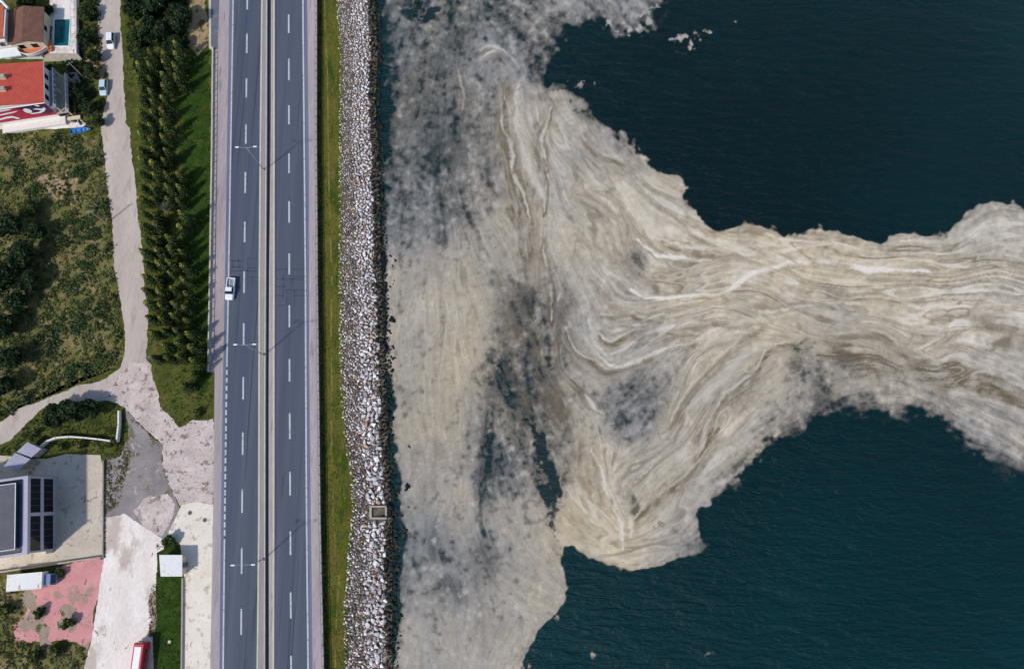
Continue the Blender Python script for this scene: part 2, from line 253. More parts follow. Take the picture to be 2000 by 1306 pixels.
# ---- mucilage film: thickness and colour worked out from strokes, spots and noise ----
FX0, FX1, FY0, FY1, FS = 728., 2166.5, -110., 1424.5, 1.6
def foam_fields():
    rng = np.random.default_rng(5)
    nx, ny = int((FX1-FX0)/FS)+1, int((FY1-FY0)/FS)+1
    gx = FX0+np.arange(nx)*FS; gy = FY0+np.arange(ny)*FS
    X, Y = np.meshgrid(gx, gy)
    def blur(a, s):
        f = np.fft.rfft2(a); ky = np.fft.fftfreq(a.shape[0])[:, None]; kx = np.fft.rfftfreq(a.shape[1])[None]
        return np.fft.irfft2(f*np.exp(-2*(np.pi*s)**2*(kx*kx+ky*ky)), a.shape)
    def unit(a): return (a-a.mean())/a.std()
    def noise(s): return unit(blur(rng.standard_normal((ny, nx)), s/FS))
    def fbm(s, n=4, g=.5):
        t = 0
        for i in range(n): t = t+noise(s/2**i)*g**i
        return unit(t)
    def sm(a, b, x):
        t = np.clip((x-a)/(b-a), 0, 1); return t*t*(3-2*t)
    def up(c, cs):                                   # bilinear from a coarse grid of step cs
        u = (X-FX0)/cs; v = (Y-FY0)/cs
        i = np.clip(u.astype(int), 0, c.shape[1]-2); j = np.clip(v.astype(int), 0, c.shape[0]-2)
        fu = u-i; fv = v-j
        return (c[j, i]*(1-fu)+c[j, i+1]*fu)*(1-fv)+(c[j+1, i]*(1-fu)+c[j+1, i+1]*fu)*fv
    CS = 14.
    cx = FX0+np.arange(int((FX1-FX0)/CS)+3)*CS; cy = FY0+np.arange(int((FY1-FY0)/CS)+3)*CS
    CX, CY = np.meshgrid(cx, cy)
    def spots(pts, k, p=1.6, s=18):
        a = np.array(pts, float); w = 0; t = 0
        for q in a:
            ww = 1/((CX-q[0])**2+(CY-q[1])**2+s*s)**p
            w = w+ww; t = t+ww*q[k]
        return t/w
    def resample(pl, d=12):
        pl = np.array(pl, float); out = []
        for a, b in zip(pl[:-1], pl[1:]):
            n = max(1, int(np.hypot(*(b-a))/d))
            for i in range(n): out.append(a+(b-a)*i/n)
        out.append(pl[-1]); return np.array(out)
    def smooth_line(pl, d=6):
        q = resample(pl, d)
        for _ in range(10):
            q[1:-1] = .25*q[:-2]+.5*q[1:-1]+.25*q[2:]
        return q
    # flow directions
    S = np.concatenate([np.c_[q[:-1], np.arctan2(np.diff(q[:, 1]), np.diff(q[:, 0]))] for q in (smooth_line(s) for s in FLOW)])[::2]
    wc = wsn = 0
    for x, y, t in S:
        ww = 1/((CX-x)**2+(CY-y)**2+300)**1.5
        wc = wc+ww*np.cos(2*t); wsn = wsn+ww*np.sin(2*t)
    th = .5*np.arctan2(wsn, wc)
    c2, s2 = up(np.cos(2*th), CS), up(np.sin(2*th), CS)
    ang = .5*np.arctan2(s2, c2)+.20*fbm(44, 3)
    vx, vy = np.cos(ang), np.sin(ang)
    # noise smeared along the flow: one trace, four lengths
    src = [rng.standard_normal((ny, nx)), noise(3.6), noise(8), noise(14)]; reach = (6, 18, 42, 72)
    V = np.stack([vx, vy], -1).reshape(-1, 2).astype(np.float32); N = [q.astype(np.float32).ravel() for q in src]; T = [q.copy() for q in N]
    for sg in (1, -1):
        px = np.tile(np.arange(nx, dtype=np.float32), ny); py = np.repeat(np.arange(ny, dtype=np.float32), nx); lv = V*sg
        for st in range(72):
            h = 1.4 if st < 30 else 2.6
            px = np.clip(px+lv[:, 0]*h, 0, nx-1); py = np.clip(py+lv[:, 1]*h, 0, ny-1)
            ix = (py+.5).astype(np.int32)*nx+(px+.5).astype(np.int32)
            av = V[ix]; lv = np.where((av*lv).sum(1, keepdims=True) < 0, -av, av)
            for k in range(4):
                if st < reach[k]: T[k] += N[k][ix]
    fine, mid, wide, band = [unit(blur(q.reshape(ny, nx).astype(float), .5)) for q in T]
    grain = fbm(3.4, 2); clot = fbm(16, 4, .6); cloud = fbm(70, 4, .55)
    # warped lookup so that drawn lines and outlines are never smooth
    wxn = 2.6*fbm(22, 5, .62); wyn = 2.6*fbm(22, 5, .62)
    Xw, Yw = X+wxn, Y+wyn
    def line_mask(pl, w, soft=.6):
        q = smooth_line(pl); m = np.zeros((ny, nx)); pad = w*3+12
        i0 = max(0, int((q[:, 0].min()-pad-FX0)/FS)); i1 = min(nx, int((q[:, 0].max()+pad-FX0)/FS)+1)
        j0 = max(0, int((q[:, 1].min()-pad-FY0)/FS)); j1 = min(ny, int((q[:, 1].max()+pad-FY0)/FS)+1)
        if i1 <= i0 or j1 <= j0: return m
        xs, ys = Xw[j0:j1, i0:i1], Yw[j0:j1, i0:i1]
        best = np.full(xs.shape, 1e9); bt = np.zeros(xs.shape); n = len(q)-1
        for k in range(n):
            a, b = q[k], q[k+1]; d = b-a; L = d@d+1e-9
            t = np.clip(((xs-a[0])*d[0]+(ys-a[1])*d[1])/L, 0, 1)
            dd = (xs-a[0]-t*d[0])**2+(ys-a[1]-t*d[1])**2
            better = dd < best; best = np.where(better, dd, best); bt = np.where(better, (k+t)/n, bt)
        ww = w*(.35+.65*np.sin(np.pi*np.clip(bt, .04, .96))**.6)*(1+.3*clot[j0:j1, i0:i1])
        m[j0:j1, i0:i1] = 1-sm(ww*(1-soft), ww*(1+soft), np.sqrt(best))
        return m
    def inside(poly, xs, ys):
        p = np.array(poly, float); r = np.zeros(xs.shape, bool)
        for (x1, y1), (x2, y2) in zip(p, np.roll(p, -1, 0)):
            if y1 == y2: continue
            c = ((ys < y1) != (ys < y2)) & (xs < (x2-x1)*(ys-y1)/(y2-y1)+x1)
            r ^= c
        return r
    edge = 6*clot+2.0*mid+5*noise(9)+4*noise(4)+2*grain
    R = inside(OUTLINE, X, Y).astype(float)
    soft_e = up(spots(EDGE_SOFT, 2, 1.5, 40), CS)
    b1, b2, b3 = blur(R, 4/FS), blur(R, 15/FS), blur(R, 38/FS)
    cover = b1*(1-soft_e)+b2*soft_e
    amp = .014+.034*soft_e
    mask = sm(.34-.10*soft_e, .60+.30*soft_e, cover+amp*edge*np.clip(5*b2*(1-b2), 0, 1))
    d = up(spots(THICK, 2), CS)
    d = d*(1-soft_e+soft_e*(.16+.84*sm(.38, .97, b3)))*(.80+.20*sm(.45, .8, b2))
    warm = up(spots(WARM, 2, 1.4, 40), CS)
    sk = up(spots(STREAK, 2, 1.4, 40), CS)              # how streaky (1) or mottled (0)
    fleck = fbm(6, 3, .7)
    for pl, w in PATCHES:                               # loose scraps on open water
        m = line_mask(pl, w, .9)*sm(-.3, .9, clot+.9*grain+.7*fleck-.2); mask = np.maximum(mask, m); d = np.where(m > .3, np.maximum(d, .62), d)
    marble = np.sin(3.4*band+1.2*wide+.5*mid+.6*cloud)    # flow-parallel strands, like grain in wood
    marble2 = np.sin(6.5*band+2.6*wide+1.0*mid+.5*cloud)
    tex = (.020*mid+.030*wide+.022*band)*(.25+.95*sk)+.016*fine*(.4+.6*sk)+(.018*clot+.055*fleck+.060*grain+.030*mid)*(1.2-sk)+.03*cloud
    tex = tex*(1+.35*(1-np.clip(d, 0, 1)))+.05*mid*(1-np.clip(d, 0, 1))
    t = d*.98+.035+tex
    for pl, w, s in DARK:
        lm = line_mask(pl, w*1.7, 1.0); t = t-s*np.clip(lm*(.66+.65*mid+.25*wide+.12*clot+.40*fleck+.35*grain), 0, 1.2)
    brown = np.zeros((ny, nx)); lite = np.zeros((ny, nx))
    strand = np.clip(.72+.20*mid+.14*fine+.14*fleck+.16*marble2, 0, 1.3)
    for pl, w, s in VEINS:
        brown = np.maximum(brown, 1.2*s*line_mask(pl, w*1.1, .85)*strand)
        brown = np.maximum(brown, .60*s*line_mask(pl, w*2.8+4, 1.0)*np.clip(.45+.4*mid+.5*marble2, 0, 1.2))
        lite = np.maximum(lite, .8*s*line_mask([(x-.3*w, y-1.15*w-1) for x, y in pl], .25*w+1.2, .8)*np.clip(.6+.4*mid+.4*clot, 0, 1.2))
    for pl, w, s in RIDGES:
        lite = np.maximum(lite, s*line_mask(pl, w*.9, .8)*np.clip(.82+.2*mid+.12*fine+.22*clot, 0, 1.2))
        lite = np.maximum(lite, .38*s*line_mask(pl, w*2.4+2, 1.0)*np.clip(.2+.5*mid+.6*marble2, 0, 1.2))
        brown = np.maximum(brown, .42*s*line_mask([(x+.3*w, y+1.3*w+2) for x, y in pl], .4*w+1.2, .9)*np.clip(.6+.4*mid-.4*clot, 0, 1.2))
    for pl, w, s in BROAD: brown = np.maximum(brown, 1.45*s*line_mask(pl, w, 1.0)*np.clip(.55+.35*mid+.3*fine+.35*marble2+.2*clot, 0, 1.4))
    thick = sm(.45, .92, d)                              # strands that follow the flow where the film is thick
    gate = np.clip(.55+.55*clot+.2*cloud, 0, 1.2); gate2 = np.clip(.55-.55*clot+.2*cloud, 0, 1.2)
    brown = np.maximum(brown, .52*thick*sk*sm(.35, 1.05, -marble)*gate)
    brown = np.maximum(brown, .34*thick*sk*sm(.70, 1.05, -marble2)*gate2)
    brown = np.maximum(brown, .22*thick*sm(1.1, 2.3, -mid)*(.35+.65*sk))
    lite = np.maximum(lite, .54*thick*sk*sm(.45, 1.05, marble)*gate2)
    lite = np.maximum(lite, .44*thick*sk*sm(.70, 1.05, marble2)*gate)
    lite = np.maximum(lite, .26*thick*sm(1.2, 2.4, mid)*(.35+.65*sk))
    t = np.clip(t, 0, 1.1)
    alpha = mask*np.clip(1.06*sm(-.10, .84, t), 0, 1)*(1-.36*(1-sk)*np.clip(.5+.40*fleck+.50*grain+.1*clot+.40*mid, 0, 1))
    alpha = np.maximum(alpha, mask*np.clip(brown*1.2+lite, 0, 1)*.92)
    tone = 1+.16*(t-.85)+.030*fine*(.45+.6*sk)+.026*mid*(.3+.8*sk)+.038*grain+.05*fleck*(1.1-sk)+.015*cloud
    cold = np.array([.560, .585, .605]); neut = np.array([.668, .635, .592]); gold = np.array([.725, .665, .560])
    wv = np.clip(warm*.95+.21+.07*cloud+.05*band+.15*(t-.85), 0, 1)[..., None]
    col = np.where(wv < .5, cold+(neut-cold)*wv*2, neut+(gold-neut)*(wv*2-1))*tone[..., None]
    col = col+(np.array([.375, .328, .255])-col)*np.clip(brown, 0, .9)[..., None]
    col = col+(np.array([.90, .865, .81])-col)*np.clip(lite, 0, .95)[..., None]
    return gx, gy, np.clip(col, .02, .98), np.clip(alpha, 0, 1)

# ================================================================== THE SETTING
Z_VERGE, Z_SEA = -1.3, -3.0
M = {}
M['grass'] = surf('grass', (56, 68, 26), c2=(96, 98, 44), scale=.35, fine=4.5, fine_var=.42, rough=.95, bmp=.6, patch=((104, 92, 58), .45, .56), spots=((40, 52, 22), 1.3, .58), spec=.1)
M['lush'] = surf('lush_grass', (34, 58, 17), c2=(60, 80, 26), scale=.5, fine=5, fine_var=.42, rough=.95, bmp=.6, patch=((74, 80, 30), .35, .57), spots=((28, 46, 16), 1.1, .58), spec=.1)
M['verge'] = surf('verge_grass', (74, 82, 28), c2=(104, 100, 40), scale=.4, fine=4, fine_var=.40, rough=.95, bmp=.6, stretch=(1, .3, 1), patch=((58, 76, 22), .5, .53), spots=((112, 92, 50), .9, .57), spec=.1)
M['scrub_soil'] = surf('scrub_ground', (92, 94, 46), c2=(132, 120, 80), scale=.22, fine=3, fine_var=.45, rough=.95, bmp=.7, patch=((146, 126, 96), .25, .55), spots=((80, 94, 34), .8, .55), spec=.1)
M['earth'] = surf('bare_earth', (150, 126, 98), c2=(178, 152, 120), scale=.6, fine=3, fine_var=.3, rough=.95, bmp=.6, patch=((92, 88, 50), .45, .53), spec=.1)
M['trail'] = surf('trodden_earth', (112, 102, 52), c2=(144, 124, 74), scale=.5, fine=3, fine_var=.3, rough=.95, stretch=(1, .4, 1), patch=((84, 90, 34), .4, .50), spec=.1)
M['lane'] = surf('lane_gravel', (176, 163, 153), c2=(198, 184, 173), scale=.14, fine=2.5, fine_var=.14, rough=.95, bmp=.35, stretch=(1, .22, 1), patch=((172, 158, 147), .6, .56), spots=((188, 175, 167), 1.3, .58), spec=.15)
M['broken'] = surf('broken_concrete', (182, 167, 161), c2=(214, 198, 190), scale=.3, fine=2.2, fine_var=.22, rough=.95, bmp=.6, patch=((140, 122, 112), .5, .555), spots=((112, 94, 84), 1.1, .60), spec=.15)
M['yard'] = surf('pale_concrete', (222, 209, 200), c2=(241, 231, 223), scale=.25, fine=2.0, fine_var=.12, rough=.9, bmp=.3, patch=((196, 180, 168), .13, .54), spots=((150, 130, 116), .55, .635), stretch=(1, .5, 1), spec=.2)
M['cream_yard'] = surf('cream_concrete', (222, 209, 193), c2=(236, 225, 210), scale=.22, fine=2.5, fine_var=.09, rough=.9, spec=.2, patch=((196, 182, 162), .5, .56), spots=((172, 154, 134), 1.0, .63))
M['grey_pave'] = surf('worn_asphalt', (128, 120, 118), c2=(156, 148, 146), scale=.25, fine=3, fine_var=.18, rough=.95, patch=((112, 102, 78), .3, .54), spots=((176, 164, 160), .6, .60), spec=.15)
M['terrace'] = surf('terrace_concrete', (188, 174, 156), c2=(210, 198, 182), scale=.25, fine=2.2, fine_var=.10, rough=.9, patch=((160, 148, 134), .5, .56), spots=((78, 74, 70), .42, .635), spec=.2)
M['pink'] = surf('pink_paving', (200, 136, 134), c2=(214, 154, 152), scale=.3, fine=4, fine_var=.10, rough=.85, patch=((164, 138, 122), .22, .555), spots=((120, 96, 84), .8, .62), spec=.2)
M['asphalt'] = surf('asphalt', (73, 80, 93), c2=(90, 96, 109), scale=.16, fine=.9, fine_var=.07, rough=.85, stretch=(2.4, .04, 1), spec=.25, patch=((76, 84, 102), .05, .53), spots=((66, 70, 84), .35, .60))
M['asphalt_side'] = surf('asphalt_side', (100, 108, 128), c2=(116, 122, 140), scale=.2, fine=1.2, fine_var=.08, rough=.88, stretch=(2, .1, 1), spec=.2)
M['shoulder'] = surf('shoulder_gravel', (154, 143, 145), c2=(182, 168, 168), scale=.25, fine=3.0, fine_var=.14, rough=.95, stretch=(1.6, .15, 1), patch=((140, 130, 130), .5, .57), spec=.15)
M['lay_by'] = surf('lay_by_asphalt', (96, 98, 110), c2=(112, 114, 124), scale=.4, fine=2, fine_var=.14, rough=.9, spec=.2, spots=((140, 134, 136), .6, .58))
M['line'] = surf('road_paint', (188, 190, 196), var=.08, scale=.8, fine=3, fine_var=.12, rough=.7, patch=((150, 154, 164), 1.2, .55), spec=.3)
M['rubble'] = surf('broken_ground', (150, 132, 116), c2=(172, 152, 136), scale=.5, fine=3, fine_var=.3, rough=.95, bmp=.5, patch=((92, 90, 56), .5, .54), spec=.1)
M['kerb'] = surf('kerb_concrete', (196, 188, 172), var=.10, scale=.5, fine=3, fine_var=.08, rough=.9, spec=.2)
M['median'] = surf('median_fill', (146, 140, 140), c2=(160, 150, 146), scale=.3, fine=2, fine_var=.10, rough=.95, stretch=(1, .15, 1), spec=.15)
M['gutter'] = surf('median_gutter', (74, 76, 92), c2=(86, 86, 100), scale=.4, fine=2, fine_var=.12, rough=.9, spec=.2)
M['tar'] = surf('tar', (62, 65, 82), var=.1, scale=1, fine=3, fine_var=.1, rough=.6, spec=.4)
M['slope'] = surf('slope_rubble', (84, 74, 62), c2=(134, 120, 108), scale=.8, fine=3.5, fine_var=.45, rough=.95, bmp=.8, spec=.1)
M['concrete'] = surf('weathered_concrete', (168, 158, 146), var=.15, scale=.8, fine=3, fine_var=.12, rough=.9, spec=.2)
M['mud'] = surf('mud', (66, 56, 36), c2=(92, 78, 48), scale=1, fine=3, fine_var=.2, rough=.6, spec=.3)

# ---- lines along the road, read at rows of the photo
X = {k: lerp_table(v) for k, v in dict(
    left_edge=[(0, 428), (280, 421), (540, 420), (760, 419), (1020, 416), (1306, 410.5)],
    line_l=[(0, 453.6), (280, 449), (540, 444.8), (760, 440.5), (1020, 437), (1306, 434)],
    med0=[(0, 510), (280, 507), (540, 505), (760, 504.4), (1020, 504), (1306, 501)],
    med1=[(0, 521.5), (280, 520.5), (540, 519), (760, 518), (1020, 517.5), (1306, 517)],
    med2=[(0, 530), (280, 529), (540, 525.8), (760, 525), (1020, 525), (1306, 526)],
    med3=[(0, 536.7), (280, 536.7), (540, 536.5), (760, 536.2), (1020, 536), (1306, 535.5)],
    line_r=[(0, 590), (280, 592.5), (540, 595), (760, 595.8), (1020, 597.3), (1306, 600.2)],
    side_r=[(0, 599), (280, 602), (540, 602.6), (760, 603.6), (1020, 606.5), (1306, 609.8)],
    right_edge=[(0, 618), (280, 617.8), (540, 619.5), (760, 622), (1020, 625), (1306, 631.5)],
    bank=[(0, 625), (280, 625.5), (540, 627.5), (760, 630), (1020, 634), (1306, 640)],
    rock0=[(-150, 657), (0, 660), (150, 666), (280, 665), (540, 665), (760, 668), (860, 677), (940, 690), (1000, 690), (1080, 683), (1200, 675), (1306, 677)],
    rock1=[(-150, 714), (0, 717), (100, 724), (200, 719), (300, 725), (540, 731), (760, 740), (900, 745), (1000, 751), (1306, 752)],
    dash_l=[(0, 483), (280, 480), (540, 476.8), (760, 475), (1020, 472.5), (1306, 470.5)],
    dash_r=[(0, 563.8), (280, 564.4), (540, 565), (760, 565.5), (1020, 567), (1306, 568.5)]).items()}
ROWS = [-600, -420, -260, -140, 0, 100, 200, 280, 380, 460, 540, 650, 760, 860, 940, 1020, 1100, 1200, 1306, 1420, 1560, 1700]

def ribbon(name, xa, xb, z, mat, parent=None, rows=ROWS, depth=0.0):
    """a strip between two lines, with real thickness when depth > 0"""
    V = []; Fc = []
    for r in rows:
        a, b = G(xa(r), r, z), G(xb(r), r, z)
        V += [a, b]+([a-Vector((0, 0, depth)), b-Vector((0, 0, depth))] if depth else [])
    k = 4 if depth else 2
    for i in range(len(rows)-1):
        a = i*k; b = a+k
        Fc.append((a, a+1, b+1, b))
        if depth: Fc += [(a+1, a+3, b+3, b+1), (a, b, b+2, a+2)]
    mb = MB(); mb.add(V, Fc); return mb.build(name, mat, parent)
def off(f, d): return lambda y: f(y)+d

def sheet(name, pts, z, mat, parent=None, rough=0.0, step=1.2, depth=0, seed=1):
    """ground patch: outline in photo points laid on level z, edge broken up by `rough` metres"""
    w = [G(x, y, z) for x, y in pts]; out = []; ph = [random.Random(seed*7+i).uniform(0, 6.283) for i in range(8)]; rg = random.Random(seed)
    def wob(p, k): return sum(math.sin((p.x*math.cos(ph[i])+p.y*math.sin(ph[i]))*f+ph[i+1]+k)/(1+.35*i) for i, f in enumerate((.55, .95, 1.7, 2.9, 5.1)))/1.7
    for a, b in zip(w, w[1:]+w[:1]):
        n = max(1, int((b-a).length/.5)) if rough else 1
        for i in range(n):
            p = a.lerp(b, i/n)
            out.append(p+Vector((wob(p, 0)+rg.uniform(-.35, .35), wob(p, 2)+rg.uniform(-.35, .35), 0))*rough if rough else p)
    bm = bmesh.new(); top = bm.faces.new([bm.verts.new(p) for p in out]); bm.normal_update()
    if top.normal.z < 0: top.normal_flip()
    if depth:
        r = bmesh.ops.extrude_face_region(bm, geom=[top]); 
        for v in [e for e in r['geom'] if isinstance(e, bmesh.types.BMVert)]: v.co.z += 0
        for v in top.verts: v.co.z -= depth
    bmesh.ops.triangulate(bm, faces=bm.faces); bmesh.ops.recalc_face_normals(bm, faces=bm.faces)
    m = bpy.data.meshes.new(name); bm.to_mesh(m); bm.free(); m.materials.append(mat)
    if not depth:
        for p in m.polygons:
            if p.normal.z < 0: p.flip()
    o = link(bpy.data.objects.new(name, m), parent)
    if not parent: o['kind'] = 'structure'
    return o

# ---- ground: one sheet from far inland to under the sea
def ground_row(r):
    p = [G(x, r, z) for x, z in ((X['left_edge'](r)-6, -.05), (X['right_edge'](r)+.5, -.05), (X['bank'](r), Z_VERGE), (X['rock0'](r)+1, Z_VERGE-.05),
         (X['rock0'](r)*.45+X['rock1'](r)*.55, -2.1), (X['rock1'](r)+4, -2.85), (X['rock1'](r)+34, -3.45), (X['rock1'](r)+120, -9))]
    return [Vector((-2500, p[0].y, -.05)), Vector((-220, p[0].y, -.05))]+p+[Vector((2500, p[-1].y, -12))]
rows = [ground_row(r) for r in ROWS]
rows = [[Vector((q.x, 2500, q.z)) for q in rows[0]]]+rows+[[Vector((q.x, -2500, q.z)) for q in rows[-1]]]
mb = MB(); n = len(rows[0])
mb.add([q for r in rows for q in r], [(i*n+j, (i+1)*n+j, (i+1)*n+j+1, i*n+j+1) for i in range(len(rows)-1) for j in range(n-1)])
tag(mb.build('ground', M['grass']), kind='structure')

# ---- sea: open water with wind ripples
def sea_mat():
    m, nt, b = new_mat('sea_water'); 
    v = coords(nt)
    deep = G(1450, 330, Z_SEA); dist = nt.nodes.new('ShaderNodeVectorMath'); dist.operation = 'DISTANCE'; dist.inputs[1].default_value = deep; nt.links.new(v, dist.inputs[0])   # sky brightening painted into the water colour, darkest around this point
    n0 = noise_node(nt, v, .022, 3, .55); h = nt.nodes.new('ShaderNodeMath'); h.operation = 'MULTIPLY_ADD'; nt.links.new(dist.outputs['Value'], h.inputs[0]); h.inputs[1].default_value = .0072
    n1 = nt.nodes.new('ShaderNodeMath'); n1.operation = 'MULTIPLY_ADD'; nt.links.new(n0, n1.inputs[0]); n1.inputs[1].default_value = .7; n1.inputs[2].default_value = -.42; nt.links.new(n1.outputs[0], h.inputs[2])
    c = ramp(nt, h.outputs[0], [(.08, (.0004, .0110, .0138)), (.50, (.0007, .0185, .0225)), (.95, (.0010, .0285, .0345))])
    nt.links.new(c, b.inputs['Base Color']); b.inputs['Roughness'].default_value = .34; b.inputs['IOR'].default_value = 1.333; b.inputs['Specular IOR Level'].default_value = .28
    r1 = noise_node(nt, coords(nt, (.15, .58, .3), rot=rad(14)), 1.1, 4, .55, .7)
    r2 = noise_node(nt, coords(nt, (.30, .9, .3), rot=rad(-6)), 2.4, 4, .6, .3)
    r3 = noise_node(nt, coords(nt, (.05, .16, .3), rot=rad(20)), 1.0, 3, .5, .4)
    a = nt.nodes.new('ShaderNodeMath'); a.operation = 'MULTIPLY_ADD'; nt.links.new(r2, a.inputs[0]); a.inputs[1].default_value = .35; nt.links.new(r1, a.inputs[2])
    a2 = nt.nodes.new('ShaderNodeMath'); a2.operation = 'MULTIPLY_ADD'; nt.links.new(r3, a2.inputs[0]); a2.inputs[1].default_value = .9; nt.links.new(a.outputs[0], a2.inputs[2])
    bump(nt, b, a2.outputs[0], 1.0, .85)
    return m
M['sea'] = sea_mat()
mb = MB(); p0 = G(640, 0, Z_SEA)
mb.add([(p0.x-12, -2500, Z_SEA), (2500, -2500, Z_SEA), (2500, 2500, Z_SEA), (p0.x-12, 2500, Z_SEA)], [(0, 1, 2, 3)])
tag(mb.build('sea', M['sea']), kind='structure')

# ---- mucilage on the water
def foam_mat():
    m, nt, b = new_mat('mucilage'); a = nt.nodes.new('ShaderNodeAttribute'); a.attribute_name = 'tint'
    v = coords(nt); f1 = noise_node(nt, v, 2.6, 5, .72, .4); f2 = noise_node(nt, v, .9, 4, .65, .6)
    c = mix(nt, 1.0, a.outputs['Color'], ramp(nt, f1, [(.25, (.88,)*3), (.75, (1.12,)*3)]), 'MULTIPLY')
    nt.links.new(c, b.inputs['Base Color']); b.inputs['Roughness'].default_value = .7; b.inputs['Specular IOR Level'].default_value = .2
    bump(nt, b, f1, .25, .08)
    tr = nt.nodes.new('ShaderNodeBsdfTransparent'); mx = nt.nodes.new('ShaderNodeMixShader')
    w = nt.nodes.new('ShaderNodeMath'); w.operation = 'MULTIPLY_ADD'; nt.links.new(f2, w.inputs[0]); w.inputs[1].default_value = .34; w.inputs[2].default_value = -.17
    q = nt.nodes.new('ShaderNodeMath'); q.operation = 'MULTIPLY'; nt.links.new(a.outputs['Alpha'], q.inputs[0]); q.inputs[1].default_value = 1.0
    s0 = nt.nodes.new('ShaderNodeMath'); s0.operation = 'SUBTRACT'; s0.inputs[0].default_value = 1; nt.links.new(q.outputs[0], s0.inputs[1])     # noise bites only where the film is thin
    s1 = nt.nodes.new('ShaderNodeMath'); s1.operation = 'MULTIPLY'; nt.links.new(s0.outputs[0], s1.inputs[0]); nt.links.new(q.outputs[0], s1.inputs[1])
    s2 = nt.nodes.new('ShaderNodeMath'); s2.operation = 'MULTIPLY'; nt.links.new(s1.outputs[0], s2.inputs[0]); nt.links.new(w.outputs[0], s2.inputs[1])
    s3 = nt.nodes.new('ShaderNodeMath'); s3.operation = 'MULTIPLY_ADD'; s3.use_clamp = True; nt.links.new(s2.outputs[0], s3.inputs[0]); s3.inputs[1].default_value = 5.0; nt.links.new(q.outputs[0], s3.inputs[2])
    nt.links.new(s3.outputs[0], mx.inputs[0]); nt.links.new(tr.outputs[0], mx.inputs[1]); nt.links.new(b.outputs[0], mx.inputs[2])
    nt.links.new(mx.outputs[0], nt.nodes['Material Output'].inputs[0]); return m
def build_foam():
    gx, gy, col, al = foam_fields(); ny, nx = al.shape
    col = np.where(col <= .04045, col/12.92, ((col+.055)/1.055)**2.4)
    u = (gx-1000)/F_PX; v = (653-gy)/F_PX; t = ((Z_SEA+.03)-CAM_H)/(-cT+v*sT)
    P = np.zeros((ny, nx, 3)); P[..., 0] = t[:, None]*u[None]; P[..., 1] = ((sT+v*cT)*t)[:, None]; P[..., 2] = Z_SEA+.03
    idx = np.arange(ny*nx).reshape(ny, nx); q = np.stack([idx[1:, :-1], idx[1:, 1:], idx[:-1, 1:], idx[:-1, :-1]], -1).reshape(-1, 4)
    af = al.ravel(); q = q[af[q].max(1) > .015]
    used = np.zeros(ny*nx, bool); used[q.ravel()] = True; remap = np.cumsum(used)-1
    rgba = np.concatenate([col, al[..., None]], -1).reshape(-1, 4)
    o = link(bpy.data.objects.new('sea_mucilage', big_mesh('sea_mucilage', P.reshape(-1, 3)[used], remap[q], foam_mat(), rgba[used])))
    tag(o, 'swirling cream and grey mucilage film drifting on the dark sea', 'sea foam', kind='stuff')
build_foam()

# ---- highway
road = setting('road')
ribbon('southbound_asphalt', X['line_l'], off(X['med0'], .2), .10, M['asphalt'], road, depth=.3)
ribbon('northbound_asphalt', off(X['med3'], -.2), off(X['line_r'], 4.5), .10, M['asphalt'], road, depth=.3)
ribbon('roadside_strip', off(X['line_l'], -5.5), off(X['line_l'], .1), .099, M['asphalt_side'], road, depth=.3)
ribbon('roadside_strip', off(X['line_r'], 4.4), off(X['side_r'], .8), .099, M['asphalt_side'], road, depth=.3)
ribbon('shoulder', X['left_edge'], off(X['line_l'], -5.3), .095, M['shoulder'], road, depth=.3)
ribbon('shoulder', off(X['side_r'], .6), off(X['right_edge'], .8), .094, M['shoulder'], road, depth=.5)
ribbon('median_gutter', off(X['med1'], -1), off(X['med2'], 1), -.02, M['gutter'], road, depth=.2)
ribbon('median_bed', off(X['med0'], 3.0), off(X['med1'], -1.6), .60, M['median'], road, depth=.7)
ribbon('median_bed', off(X['med2'], 1.2), off(X['med3'], -3.2), .20, M['shoulder'], road, depth=.4)
for xa, xb, z in ((X['med0'], off(X['med0'], 3.2), .65), (off(X['med1'], -1.8), X['med1'], .66), (X['med2'], off(X['med2'], 1.4), .23), (off(X['med3'], -3.4), X['med3'], .25)):
    ribbon('kerb', xa, xb, z, M['kerb'], road, depth=.75)
ribbon('edge_line', off(X['line_l'], .3), off(X['line_l'], 3.0), .105, M['line'], road, rows=[-600, -140, 0, 140, 280, 410, 540, 650, 716])
for k in range(21):
    y0 = 722+k*15.6; ribbon('edge_dash', off(X['line_l'], .2), off(X['line_l'], 3.4), .105, M['line'], road, rows=[y0, y0+9.5+.12*k])
ribbon('edge_line', off(X['line_l'], .2), off(X['line_l'], 3.2), .105, M['line'], road, rows=[1052, 1180, 1306, 1500, 1700])
ribbon('edge_line', X['line_r'], off(X['line_r'], 3.1), .105, M['line'], road)
for a, b in ((-24, 19), (66, 104), (153, 191), (243, 281), (336, 377), (433, 473), (530, 572), (631, 674), (736, 780), (844, 888), (955, 1001), (1070, 1120), (1188, 1239)):
    ribbon('lane_dash', off(X['dash_l'], -1.55), off(X['dash_l'], 1.55), .106, M['line'], road, rows=[a, b])
for a, b in ((-52, -18), (29, 65), (115, 157), (206, 243), (300, 338), (393, 435), (495, 536), (596, 639), (701, 745), (807, 857), (921, 967), (1037, 1083), (1156, 1207), (1280, 1334)):
    ribbon('lane_dash', off(X['dash_r'], -1.55), off(X['dash_r'], 1.55), .106, M['line'], road, rows=[a, b])
